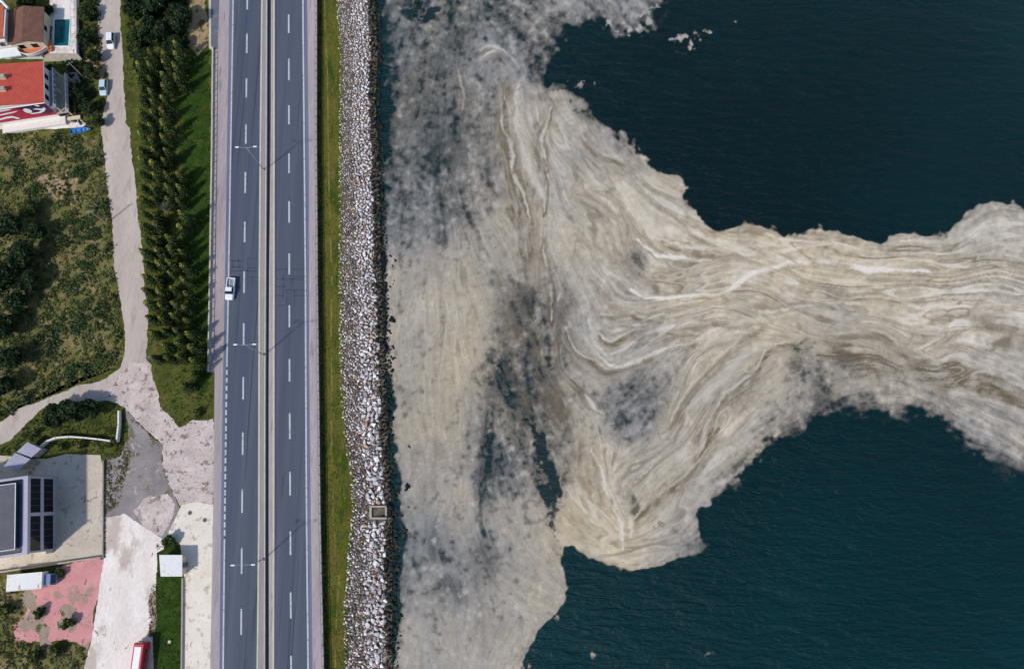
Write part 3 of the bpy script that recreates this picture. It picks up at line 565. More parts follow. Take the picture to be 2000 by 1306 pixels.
def seam(x0, y0, x1, y1, w=1.7):
    dx, dy = x1-x0, y1-y0; L = math.hypot(dx, dy); nx_, ny_ = -dy/L*w/2, dx/L*w/2
    mb = MB(); mb.add([G(x0+nx_, y0+ny_, .1045), G(x1+nx_, y1+ny_, .1045), G(x1-nx_, y1-ny_, .1045), G(x0-nx_, y0-ny_, .1045)], [(0, 1, 2, 3)])
    mb.build('tar_seam', M['tar'], road)
for s in ((484, 505, 503, 505), (484, 505, 484, 560), (484, 523.5, 503, 523.5), (450, 509, 476, 509.5), (450, 521, 476, 522), (486, 540.5, 503, 541), (493, 541, 493, 560), (452, 529, 503, 529),
          (537.5, 526, 596, 526.5), (540, 545, 594, 545.5), (553, 534, 553, 585), (573, 540, 594, 540), (571, 540, 571, 560), (539, 560, 560, 560), (556, 566, 595, 566.5), (575, 577, 594, 577.5),
          (539, 577, 553, 577.5), (560, 566, 560, 597), (540, 596, 556, 596.5), (575, 566, 575, 598), (455, 509, 455, 522), (466, 505, 466, 522)):
    seam(*s)

# ---- lane, aprons, yards
sheet('lush_grass_strip', [(352, 150), (372, 112), (400, 92), (411, 100), (413, 250), (410, 500), (404, 727), (414, 735), (408, 760), (392, 770), (380, 756), (372, 730), (366, 600), (362, 420), (356, 280)], -.046, M['lush'], rough=.7)
sheet('bare_earth', [(366, -60), (402, -60), (404, 30), (405, 86), (396, 96), (384, 108), (372, 92), (366, 60), (372, 30)], -.044, M['earth'], rough=.5, seed=3)
sheet('scrub_ground', [(-180, 262), (60, 254), (140, 266), (196, 262), (206, 340), (214, 430), (222, 520), (232, 600), (238, 690), (216, 722), (120, 760), (40, 800), (-180, 880)], -.045, M['scrub_soil'], rough=.7, seed=4)
sheet('bare_earth', [(70, 352), (98, 340), (128, 330), (150, 345), (142, 372), (152, 392), (132, 398), (100, 382), (82, 372)], -.041, M['earth'], rough=.6, seed=5)
lane_pts = [(188, -140), (233, -140), (234, 0), (238, 90), (243, 160), (246, 240), (254, 250), (258, 300), (264, 350), (269, 410), (274, 440), (281, 520), (285, 570), (290, 610), (287, 650), (286, 700),
            (296, 712), (299, 740), (309, 763), (300, 790), (262, 792), (214, 784), (150, 783), (96, 789), (64, 815), (21, 856), (0, 868), (-90, 925), (-90, 880), (0, 821), (40, 798), (86, 780), (116, 766), (206, 740), (236, 714), (244, 693),
            (246, 650), (238, 607), (231, 560), (224, 520), (219, 433), (208, 347), (203, 300), (198, 250), (206, 200), (212, 150), (198, 112), (190, 60)]
sheet('lane', lane_pts, 0.0, M['lane'], rough=.22, seed=6)
sheet('earth_track_edge', [(186, 90), (206, 84), (213, 120), (204, 150), (196, 160), (186, 150), (170, 118)], -.035, M['earth'], rough=.4, seed=7)
sheet('junction_apron', [(254, 706), (290, 704), (299, 740), (309, 763), (313, 796), (334, 819), (349, 832), (381, 822), (416, 818), (416, 992), (392, 985), (352, 990), (330, 935), (318, 905), (316, 868), (298, 850), (279, 834), (257, 811), (240, 792), (206, 776), (222, 746), (240, 730)], .006, M['broken'], rough=.35, seed=8)
sheet('worn_pavement', [(246, 800), (258, 814), (279, 836), (298, 852), (317, 870), (312, 900), (330, 930), (340, 965), (352, 1000), (340, 1046), (320, 1060), (262, 1020), (232, 1014), (200, 1014), (202, 960), (212, 900), (236, 890), (252, 850)], -.02, M['grey_pave'], rough=.3, seed=9)
sheet('concrete_yard', [(203, 1010), (232, 1006), (240, 1000), (322, 1056), (320, 1072), (306, 1078), (306, 1140), (300, 1190), (296, 1230), (300, 1306), (300, 1420), (150, 1420), (163, 1306), (178, 1250), (190, 1180), (202, 1096)], .002, M['yard'], rough=.12, seed=10)
sheet('pale_concrete_patch', [(262, 1000), (290, 968), (330, 966), (342, 985), (330, 1022), (316, 1048), (280, 1028)], -.012, M['broken'], rough=.25, seed=11)
sheet('roadside_slab', [(355, 985), (384, 980), (416, 986), (415, 1100), (413, 1306), (412, 1420), (357, 1420), (357, 1306), (359, 1120), (352, 1062), (330, 1050), (330, 1036)], .010, M['cream_yard'], rough=.06, seed=12)
sheet('pink_paving', [(44, 1142), (98, 1130), (112, 1104), (201, 1090), (192, 1170), (180, 1240), (172, 1262), (128, 1250), (92, 1256), (30, 1246), (24, 1220), (52, 1196), (60, 1160)], -.008, M['pink'], rough=.35, seed=13)
sheet('broken_ground', [(40, 1166), (60, 1150), (74, 1164), (70, 1178), (86, 1182), (92, 1198), (84, 1212), (96, 1228), (92, 1246), (100, 1262), (78, 1262), (76, 1236), (62, 1226), (50, 1232), (34, 1222), (52, 1204), (60, 1188), (44, 1184)], -.004, M['rubble'], rough=.3, seed=16)
sheet('broken_ground', [(116, 1190), (124, 1178), (138, 1180), (148, 1190), (142, 1200), (150, 1208), (146, 1226), (134, 1234), (128, 1224), (116, 1232), (112, 1216), (122, 1206)], -.0035, M['rubble'], rough=.25, seed=17)
sheet('dirt_edge', [(290, 1176), (304, 1150), (306, 1190), (303, 1240), (294, 1246), (286, 1238), (296, 1214), (292, 1196)], .006, M['rubble'], rough=.3, seed=18)
sheet('weedy_ground', [(-140, 1136), (30, 1136), (60, 1150), (60, 1180), (46, 1210), (20, 1240), (60, 1262), (120, 1258), (172, 1266), (160, 1420), (-140, 1420)], -.03, M['scrub_soil'], rough=.5, seed=14)
sheet('grass_plot', [(309, 1058), (330, 1046), (346, 1060), (356, 1090), (355, 1200), (354, 1420), (303, 1420), (304, 1306), (300, 1230), (304, 1150), (306, 1090)], -.028, M['lush'], rough=.12, seed=15)
tr = lerp_table([(-100, 633), (0, 634), (60, 635), (150, 640), (280, 641), (420, 644), (540, 648), (650, 647), (760, 648), (860, 647), (940, 650), (1020, 651), (1065, 655), (1100, 665), (1150, 661), (1220, 656), (1306, 655), (1420, 656)])
ribbon('trodden_path', off(tr, -1.6), off(tr, 1.4), Z_VERGE+.02, M['trail'], None, rows=[-100, -40, 0, 60, 105, 150, 215, 280, 350, 420, 480, 540, 600, 650, 700, 760, 810, 860, 900, 940, 980, 1020, 1042, 1065, 1080, 1100, 1125, 1150, 1185, 1220, 1260, 1306, 1420])['kind'] = 'structure'
ribbon('verge', off(X['bank'], -.6), off(X['rock0'], 4), Z_VERGE+.008, M['verge'], None)['kind'] = 'structure'

# ================================================================== ROCKS AND PLANTS
def foliage_mat(): return tinted('foliage', rough=.75, spec=.15, var=.18, scale=1.5)
M['leaf'] = foliage_mat()
M['bark'] = surf('bark', (78, 62, 48), var=.25, scale=3, fine=12, fine_var=.2, local=True)
M['rock_stuff'] = tinted('rock_fill', rough=.9, var=.28, scale=2.2, bmp=.5)
M['rock'] = tinted('rock', rough=.9, by_object=True, var=.28, scale=2.2, bmp=.5)

def leaf_quads(C, size, rg, up=0.0, aspect=1.6):
    """one randomly turned leaf-clump quad per centre; up > 0 turns them to face the sky"""
    n = len(C); d = rg.normal(size=(n, 3)); d[:, 2] = np.abs(d[:, 2])+up; d /= np.linalg.norm(d, axis=1, keepdims=True)
    a = np.cross(d, rg.normal(size=(n, 3))); a /= np.linalg.norm(a, axis=1, keepdims=True)+1e-9; b = np.cross(d, a)
    s = (np.asarray(size)*rg.uniform(.6, 1.3, n))[:, None] if np.ndim(size) == 0 else (size*rg.uniform(.6, 1.3, n))[:, None]
    a = a*s; b = b*s/aspect
    V = np.stack([C-a-b*.35, C+a*.15-b, C+a+b*.3, C-a*.1+b], 1).reshape(-1, 3)
    return V, np.arange(4*n).reshape(-1, 4)
def shade_cols(base, n, rg, spread=.28, hue=.12):
    k = np.exp(rg.normal(0, spread, n))[:, None]; h = 1+rg.normal(0, hue, (n, 3))*np.array([1, .35, .6])
    return np.clip(np.asarray(base)*k*h, .002, .9)
def crown_mesh(name, R, Hc, z0, n, base, seed, size=.34, lobes=9, tip=None):
    """broadleaf crown: leaf clumps on several lobes with gaps between"""
    rg = np.random.default_rng(seed); P = []
    for k in range(lobes):
        a = rg.uniform(0, 6.283); r = R*.62*math.sqrt(rg.uniform(.0, 1)); c = np.array([r*math.cos(a), r*math.sin(a), z0+Hc*rg.uniform(.30, .78)])
        lr = R*rg.uniform(.34, .52); m = n//lobes
        d = rg.normal(size=(m, 3)); d /= np.linalg.norm(d, axis=1, keepdims=True); q = lr*rg.uniform(.45, 1.05, m)[:, None]
        P.append(c+d*q*np.array([1, 1, .75*Hc/(2*R)+.35]))
    P = np.concatenate(P); P[:, 2] = np.maximum(P[:, 2], .25); V, Fq = leaf_quads(P, size, rg, .25)
    c = shade_cols(base, len(P), rg)
    if tip is not None:
        k = rg.uniform(0, 1, len(P)) < .16; c[k] = shade_cols(tip, k.sum(), rg, .2)
    return big_mesh(name, V, Fq, M['leaf'], np.c_[np.repeat(c, 4, 0), np.ones(len(V))])
def trunk_mesh(name, h, r, limbs, seed):
    rg = random.Random(seed); mb = MB(); mb.tube((0, 0, 0), (0, 0, h*.55), r, r*.7, 7)
    for k in range(limbs):
        a = k*6.283/limbs+rg.uniform(-.3, .3); mb.tube((0, 0, h*rg.uniform(.35, .5)), (math.cos(a)*h*.28, math.sin(a)*h*.28, h*rg.uniform(.65, .85)), r*.5, r*.15, 5)
    return mb.mesh(name, M['bark'])
def conifer_mesh(name, h, R, seed, base, tipc):
    rg = np.random.default_rng(seed); C = []; S = []; K = []; whorls = 17
    for w in range(whorls):
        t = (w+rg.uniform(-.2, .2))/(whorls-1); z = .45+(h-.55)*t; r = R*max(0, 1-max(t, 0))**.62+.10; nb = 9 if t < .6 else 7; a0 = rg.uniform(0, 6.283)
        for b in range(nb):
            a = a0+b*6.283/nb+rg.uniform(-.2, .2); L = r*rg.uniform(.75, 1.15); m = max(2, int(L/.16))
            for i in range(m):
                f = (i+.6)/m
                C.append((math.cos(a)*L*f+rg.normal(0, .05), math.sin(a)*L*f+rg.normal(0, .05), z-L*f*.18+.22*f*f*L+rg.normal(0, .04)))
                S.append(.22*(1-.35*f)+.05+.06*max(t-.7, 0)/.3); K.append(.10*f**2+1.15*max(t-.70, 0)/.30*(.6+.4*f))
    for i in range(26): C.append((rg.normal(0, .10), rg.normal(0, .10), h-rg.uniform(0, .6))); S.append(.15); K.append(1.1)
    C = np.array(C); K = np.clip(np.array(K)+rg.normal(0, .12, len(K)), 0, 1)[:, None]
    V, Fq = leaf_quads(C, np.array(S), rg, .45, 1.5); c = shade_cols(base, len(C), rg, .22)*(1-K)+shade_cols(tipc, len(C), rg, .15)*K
    return big_mesh(name, V, Fq, M['leaf'], np.c_[np.repeat(c, 4, 0), np.ones(len(V))])
ORD = ['first', 'second', 'third', 'fourth', 'fifth', 'sixth', 'seventh', 'eighth', 'ninth', 'tenth', 'eleventh', 'twelfth', 'thirteenth', 'fourteenth', 'fifteenth', 'sixteenth', 'seventeenth', 'eighteenth', 'nineteenth',
       'twentieth', 'twenty-first', 'twenty-second', 'twenty-third', 'twenty-fourth', 'twenty-fifth', 'twenty-sixth', 'twenty-seventh', 'twenty-eighth', 'twenty-ninth', 'thirtieth']

# ---- the conifer plantation between the lane and the highway
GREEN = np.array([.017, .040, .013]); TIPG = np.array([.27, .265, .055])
con_v = []
for k in range(7):
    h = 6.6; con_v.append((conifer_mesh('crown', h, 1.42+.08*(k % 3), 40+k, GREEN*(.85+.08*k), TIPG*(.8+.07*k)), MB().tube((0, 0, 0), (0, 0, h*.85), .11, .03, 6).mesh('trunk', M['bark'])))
col_x = lerp_table([(80, 264), (250, 266), (400, 272), (550, 278), (700, 292), (760, 300)])
rgt = random.Random(5); row_names = ['row along the pale lane', 'second row from the pale lane', 'third row from the pale lane', 'row nearest the highway']
for k in range(4):
    y = (118, 98, 96, 78)[k]; nth = 0; end = (700, 742, 752, 738)[k]
    while y < end:
        skip = rgt.random() < .05 or (k == 3 and 150 < y < 296) or (k == 2 and 388 < y < 420)
        if not skip:
            x = col_x(y)+(24.0+.002*y)*k+rgt.uniform(-3.2, 3.2); yy = y+rgt.uniform(-3.5, 3.5); h = rgt.uniform(5.4, 7.2)
            p = G(x, yy, h); cm, tm = con_v[rgt.randrange(7)]; s = h/6.6
            o = thing('conifer_tree', f'yellow-tipped conifer, {ORD[nth]} from the north in the {row_names[k]}', 'conifer', (p.x, p.y, -.05), rgt.uniform(0, 6.28), 'conifers planted in rows between lane and highway')
            q = rgt.uniform(.85, 1.12); o.scale = (q*s*rgt.uniform(.92, 1.1), q*s*rgt.uniform(.92, 1.1), s); nth += 1
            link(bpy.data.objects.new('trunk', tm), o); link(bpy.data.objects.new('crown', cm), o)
        y += 22.5+.0065*y+rgt.uniform(-1.5, 1.5)

# ---- broadleaf trees and single bushes
DK = np.array([.020, .038, .015]); MG = np.array([.042, .066, .018]); OL = np.array([.085, .092, .030]); GY = np.array([.12, .115, .085])
crowns = {}
for key, base, tip in (('dark', DK, MG*1.2), ('mid', MG, OL*1.5), ('olive', OL, OL*1.8)):
    crowns[key] = [crown_mesh('crown', 3.4, 5.0, 1.2, 2600, base, 70+i+len(key), .36, 10, tip) for i in range(2)]
crowns['bush'] = [crown_mesh('foliage', 1.5, 1.9, .1, 700, MG*.9, 91+i, .26, 6, OL*1.6) for i in range(2)]
crowns['bare'] = [crown_mesh('foliage', 1.6, 2.2, .1, 420, GY, 95, .16, 7, GY*1.4)]
trunks = [trunk_mesh('trunk', 6, .2, 5, 3+i) for i in range(2)]
def tree(kind, px, py, r, label, h=None, name='broadleaf_tree', group=None, cat='tree'):
    p = G(px, py, 3.0 if kind not in ('bush', 'bare') else .8); rr = r/8.8
    o = thing(name, label, cat, (p.x, p.y, -.05), random.uniform(0, 6.28), group)
    ref = 3.4 if kind not in ('bush', 'bare') else 1.5
    o.scale = (rr/ref, rr/ref, (h or 1.0)*min(1.35, max(.55, rr/ref)))
    link(bpy.data.objects.new('crown' if ref > 2 else 'foliage', random.choice(crowns[kind])), o)
    link(bpy.data.objects.new('trunk' if ref > 2 else 'stem', random.choice(trunks) if ref > 2 else stem_m), o)
    return o
stem_m = MB().tube((0, 0, 0), (.1, 0, .9), .05, .02, 5).tube((0, 0, 0), (-.2, .2, .8), .04, .02, 5).tube((0, 0, 0), (-.1, -.25, .8), .04, .02, 5).mesh('stem', M['bark'])
for a in (('dark', 272, 22, 34, 'dark broadleaf tree at the top edge beside the lane verge'), ('dark', 316, 6, 38, 'large black-green tree in the middle of the top end of the plantation'),
          ('dark', 352, 36, 32, 'dark tree next to the tan bare earth near the lay-by'), ('dark', 300, 66, 34, 'dark tree just north of the first conifers'), ('mid', 262, 76, 20, 'small green tree overhanging the lane verge opposite the white car'),
          ('dark', 335, 84, 24, 'small dark tree among the northernmost conifers'),
          ('dark', 18, 440, 36, 'dark evergreen at the left edge level with the leaning utility pole'), ('dark', 42, 500, 33, 'dark tree protruding furthest into the scrub field'),
          ('dark', 8, 545, 36, 'black-green tree at the left edge beside the widest scrub'), ('dark', 34, 590, 26, 'dark rounded tree in the middle of the left edge thicket'), ('dark', 6, 640, 30, 'dark tree at the left edge below the rounded one'),
          ('dark', 22, 700, 26, 'dark tree in the left edge thicket above the lane bend'), ('dark', 2, 760, 28, 'lowest dark tree of the left edge thicket'), ('dark', 66, 455, 24, 'dark tree at the inner edge of the thicket, nearest the scrub centre'), ('dark', 54, 548, 26, 'dark tree bulging into the scrub below the widest one'), ('mid', 52, 405, 20, 'mid green tree at the upper end of the left edge thicket'),
          ('dark', 100, 812, 26, 'dark spreading tree just south of the lane bend'), ('dark', 138, 806, 29, 'largest dark tree inside the white garden wall'), ('dark', 172, 800, 22, 'dark tree nearest the junction inside the white garden wall'),
          ('mid', 163, 24, 20, 'green tree beside the pool deck at the top'), ('dark', 160, 70, 17, 'dark tree between the pool and the lane'), ('dark', 178, 104, 15, 'dark tree in front of the pool deck wall'),
          ('mid', 172, 138, 17, 'green tree beside the upper utility pole'), ('dark', 146, 182, 17, 'dark tree overhanging the gallery of the red-roofed house'), ('dark', 170, 205, 20, 'dark tree beside the parked silver car'),
          ('mid', 186, 232, 15, 'green tree above the bow of the blue boat'), ('dark', 95, 132, 14, 'dark shrubby tree between the two houses'), ('dark', 50, 4, 22, 'dark tree behind the brown-roofed house at the top edge'),
          ('dark', 88, 14, 12, 'small dark tree at the corner of the pool deck')):
    tree(a[0], a[1], a[2], a[3], a[4])
for a in (('bare', 330, 402, 17, 'leafless grey shrub among the conifers'), ('bush', 333, 1058, 14, 'round green bush behind the white kiosk'), ('bush', 222, 866, 10, 'green bush beside the corner of the white garden wall'),
          ('bush', 66, 846, 12, 'olive bush above the tin-roofed shed'), ('bush', 120, 872, 10, 'green bush below the white garden wall, near the terrace'), ('bush', 160, 868, 11, 'low bush below the middle of the white garden wall'),
          ('bush', 136, 1218, 13, 'green bush growing through the pink paving'), ('bush', 80, 1195, 12, 'weedy bush at the ragged left side of the pink paving'), ('bush', 112, 1270, 15, 'bush below the pink paving at the bottom edge'),
          ('bush', 70, 1280, 14, 'bush left of the bottom edge bush'), ('bush', 14, 1190, 16, 'bush at the left edge below the white box truck'), ('bush', 385, 808, 10, 'bush at the southern tip of the lush grass strip'),
          ('bush', 118, 1120, 9, 'dark bush in front of the truck cab')):
    tree(*a[:5], name='shrub', cat='shrub')

# ---- uncountable scrub and tufts
def in_poly(P, poly):
    p = np.array(poly, float); r = np.zeros(len(P), bool)
    for (x1, y1), (x2, y2) in zip(p, np.roll(p, -1, 0)):
        if y1 != y2: r ^= ((P[:, 1] < y1) != (P[:, 1] < y2)) & (P[:, 0] < (x2-x1)*(P[:, 1]-y1)/(y2-y1)+x1)
    return r
def to_ground(P, z):
    u = (P[:, 0]-1000)/F_PX; v = (653-P[:, 1])/F_PX; t = (z-CAM_H)/(-cT+v*sT); return np.c_[u*t, (sT+v*cT)*t, np.full(len(P), z)]
def blotch(P, s, seed):                                   # cheap smooth noise, 0..1
    rg = np.random.default_rng(seed); r = 0
    for k in range(10):
        a = rg.uniform(0, 6.283); f = rg.uniform(.6, 1.8)/s; r = r+np.sin((P[:, 0]*math.cos(a)+P[:, 1]*math.sin(a))*f*6.283+rg.uniform(0, 6.283))
    return .5+.5*np.tanh(r/2.6)
def scrub(name, label, poly, n, z, hmax, size, base, dark, seed, per=16, spread=1.0, tall=None, cat='scrub'):
    rg = np.random.default_rng(seed); p = np.array(poly); lo, hi = p.min(0), p.max(0); P = rg.uniform(lo, hi, (n, 2)); P = P[in_poly(P, poly)]
    k = blotch(P, 90, seed+1); k2 = blotch(P, 34, seed+2); W = to_ground(P, z); hh = hmax*(.18+.82*k*k2)
    if tall is not None: hh = hh*tall(P)
    keep = rg.uniform(0, 1, len(P)) < .25+.75*k2; P, W, k, k2, hh = P[keep], W[keep], k[keep], k2[keep], hh[keep]
    C = np.repeat(W, per, 0); H = np.repeat(hh, per); d = rg.normal(size=(len(C), 3)); d /= np.linalg.norm(d, axis=1, keepdims=True)
    q = rg.uniform(.2, 1, len(C))[:, None]; C = C+d*q*np.c_[H*spread+.15, H*spread+.15, H*.5]; C[:, 2] = z+np.abs(C[:, 2]-z)+H*.35
    mixk = np.repeat(k, per)[:, None]; b = np.asarray(base)*(1-mixk)+np.asarray(dark)*mixk
    cl = np.clip(b*np.exp(rg.normal(0, .3, (len(C), 1)))*(1+rg.normal(0, .1, (len(C), 3))), .002, .8)
    V, Fq = leaf_quads(C, size, rg, .3)
    o = link(bpy.data.objects.new(name, big_mesh(name, V, Fq, M['leaf'], np.c_[np.repeat(cl, 4, 0), np.ones(len(V))])))
    return tag(o, label, cat, kind='stuff')
field = [(-60, 264), (60, 258), (136, 270), (196, 266), (206, 340), (214, 430), (222, 520), (232, 600), (238, 690), (214, 722), (120, 758), (40, 796), (-60, 850)]
bald = lambda P: np.clip(np.hypot((P[:, 0]-112)/45, (P[:, 1]-362)/32), .12, 1)*np.clip(np.hypot((P[:, 0]-110)/35, (P[:, 1]-545)/40), .45, 1)
scrub('scrub_thicket', 'tangled olive and dark green scrub filling the field left of the lane', field, 4600, -.05, 1.35, .28, (.165, .172, .056), (.036, .066, .023), 21, 18, tall=bald)
scrub('dry_brush', 'brown dry brush mixed through the scrub field', field, 3200, -.05, .7, .17, (.26, .215, .13), (.15, .125, .07), 31, 8)
scrub('verge_weeds', 'low olive weeds along the grass verge below the highway', [(628, -60), (658, -60), (664, 280), (664, 760), (690, 950), (676, 1306), (676, 1400), (644, 1400), (632, 1000), (628, 540)], 5200, Z_VERGE, .16, .13, (.19, .18, .05), (.09, .125, .03), 41, 6, cat='weeds')
scrub('lane_verge_weeds', 'yellow-green weeds between the lane and the conifers', [(234, -30), (254, -30), (262, 240), (274, 420), (290, 620), (300, 740), (345, 825), (312, 770), (288, 690), (290, 612), (270, 412), (256, 250), (246, 240), (240, 90)], 2200, -.05, .22, .15, (.22, .21, .05), (.09, .13, .03), 51, 8, cat='weeds')
scrub('lane_bank_weeds', 'green weeds on the bank along the left side of the lane', [(176, 262), (198, 250), (209, 347), (220, 433), (226, 520), (239, 607), (246, 690), (236, 712), (206, 738), (86, 778), (0, 818), (-40, 836), (-40, 820), (80, 766), (200, 728), (230, 690), (212, 520), (202, 400)], 2600, -.05, .35, .16, (.17, .18, .045), (.06, .095, .025), 61, 8, cat='weeds')
scrub('plantation_grass', 'long green grass between the conifers and the highway wall', [(340, 150), (372, 112), (408, 104), (411, 400), (403, 725), (414, 735), (412, 815), (350, 826), (316, 760), (380, 700), (372, 420), (356, 280)], 2600, -.05, .22, .16, (.085, .115, .026), (.045, .08, .02), 71, 7, cat='grass')
scrub('garden_grass', 'rough grass round the walled garden and terrace', [(0, 880), (40, 840), (90, 792), (232, 786), (250, 830), (236, 890), (204, 900), (200, 886), (130, 880), (84, 890), (60, 930), (0, 930)], 2200, -.05, .3, .16, (.075, .09, .026), (.035, .06, .018), 81, 8, cat='grass')
scrub('house_side_undergrowth', 'dark undergrowth between the houses and the lane', [(100, 122), (160, 118), (150, -20), (196, -20), (200, 110), (180, 160), (200, 200), (204, 244), (170, 246), (134, 236), (134, 130)], 2400, -.05, .7, .2, (.05, .062, .026), (.02, .034, .016), 86, 10, cat='undergrowth')
scrub('weed_patch', 'dry grey-green weeds below the pink paving', [(-20, 1140), (44, 1146), (50, 1200), (26, 1240), (60, 1258), (172, 1264), (164, 1330), (-20, 1330)], 2000, -.05, .5, .17, (.12, .11, .062), (.05, .062, .026), 88, 9, cat='weeds')
scrub('pavement_weeds', 'olive weeds creeping over the worn pavement beside the terrace', [(204, 886), (240, 880), (250, 850), (256, 880), (244, 930), (232, 990), (206, 1000)], 900, -.03, .2, .15, (.16, .14, .06), (.08, .085, .03), 90, 6, cat='weeds')
scrub('plot_grass', 'short green grass on the narrow plot below the kiosk', [(306, 1062), (330, 1050), (352, 1070), (354, 1330), (304, 1330)], 900, -.04, .2, .13, (.06, .09, .022), (.035, .062, .018), 89, 6, cat='grass')

scrub('plantation_undergrowth', 'dark undergrowth beneath the trees at the top of the plantation', [(246, -60), (368, -60), (366, 60), (372, 100), (340, 150), (268, 150), (250, 100)], 2600, -.05, 1.2, .26, (.035, .055, .02), (.018, .032, .013), 87, 12, cat='undergrowth')

for k, (lab, pl) in enumerate((('weeds in the seam between broken concrete and worn pavement', [(244, 796), (258, 812), (300, 852), (318, 870), (314, 900), (330, 935), (322, 935), (306, 898), (310, 872), (294, 858), (252, 818)]),
        ('dirty weeds along the right side of the pale yard', [(296, 1140), (308, 1140), (306, 1200), (303, 1260), (292, 1240), (290, 1180)]), ('weeds at the foot of the terrace east edge', [(201, 905), (209, 905), (207, 1090), (201, 1090)]),
        ('weeds along the bottom of the junction green', [(304, 770), (318, 796), (336, 822), (352, 834), (384, 826), (416, 820), (416, 810), (380, 812), (350, 820), (330, 806), (316, 780)]))):
    scrub('seam_weeds', lab, pl, 420 if k != 2 else 260, 0, .14, .13, (.17, .15, .07), (.08, .08, .035), 120+k, 5, cat='weeds')

# shrubs on the shaded bank under the guard rail: one dense hedge
def hedge():
    rg = np.random.default_rng(77); n = 5200; yy = rg.uniform(-140, 1420, n); f = rg.uniform(0, 1, n)
    P = np.array([[X['right_edge'](a)*(1-b)+X['bank'](a)*b+1.0, a] for a, b in zip(yy, f)])
    C = to_ground(P, -1.2); C[:, 2] += (1-f)*.95+rg.uniform(0, .35, n)
    V, Fq = leaf_quads(C, .2, rg, .2); c = shade_cols((.020, .042, .020), n, rg, .3)
    o = link(bpy.data.objects.new('bank_hedge', big_mesh('bank_hedge', V, Fq, M['leaf'], np.c_[np.repeat(c, 4, 0), np.ones(len(V))])))
    tag(o, 'dark green creeping hedge on the shaded bank beside the right shoulder', 'hedge', kind='stuff')
hedge()

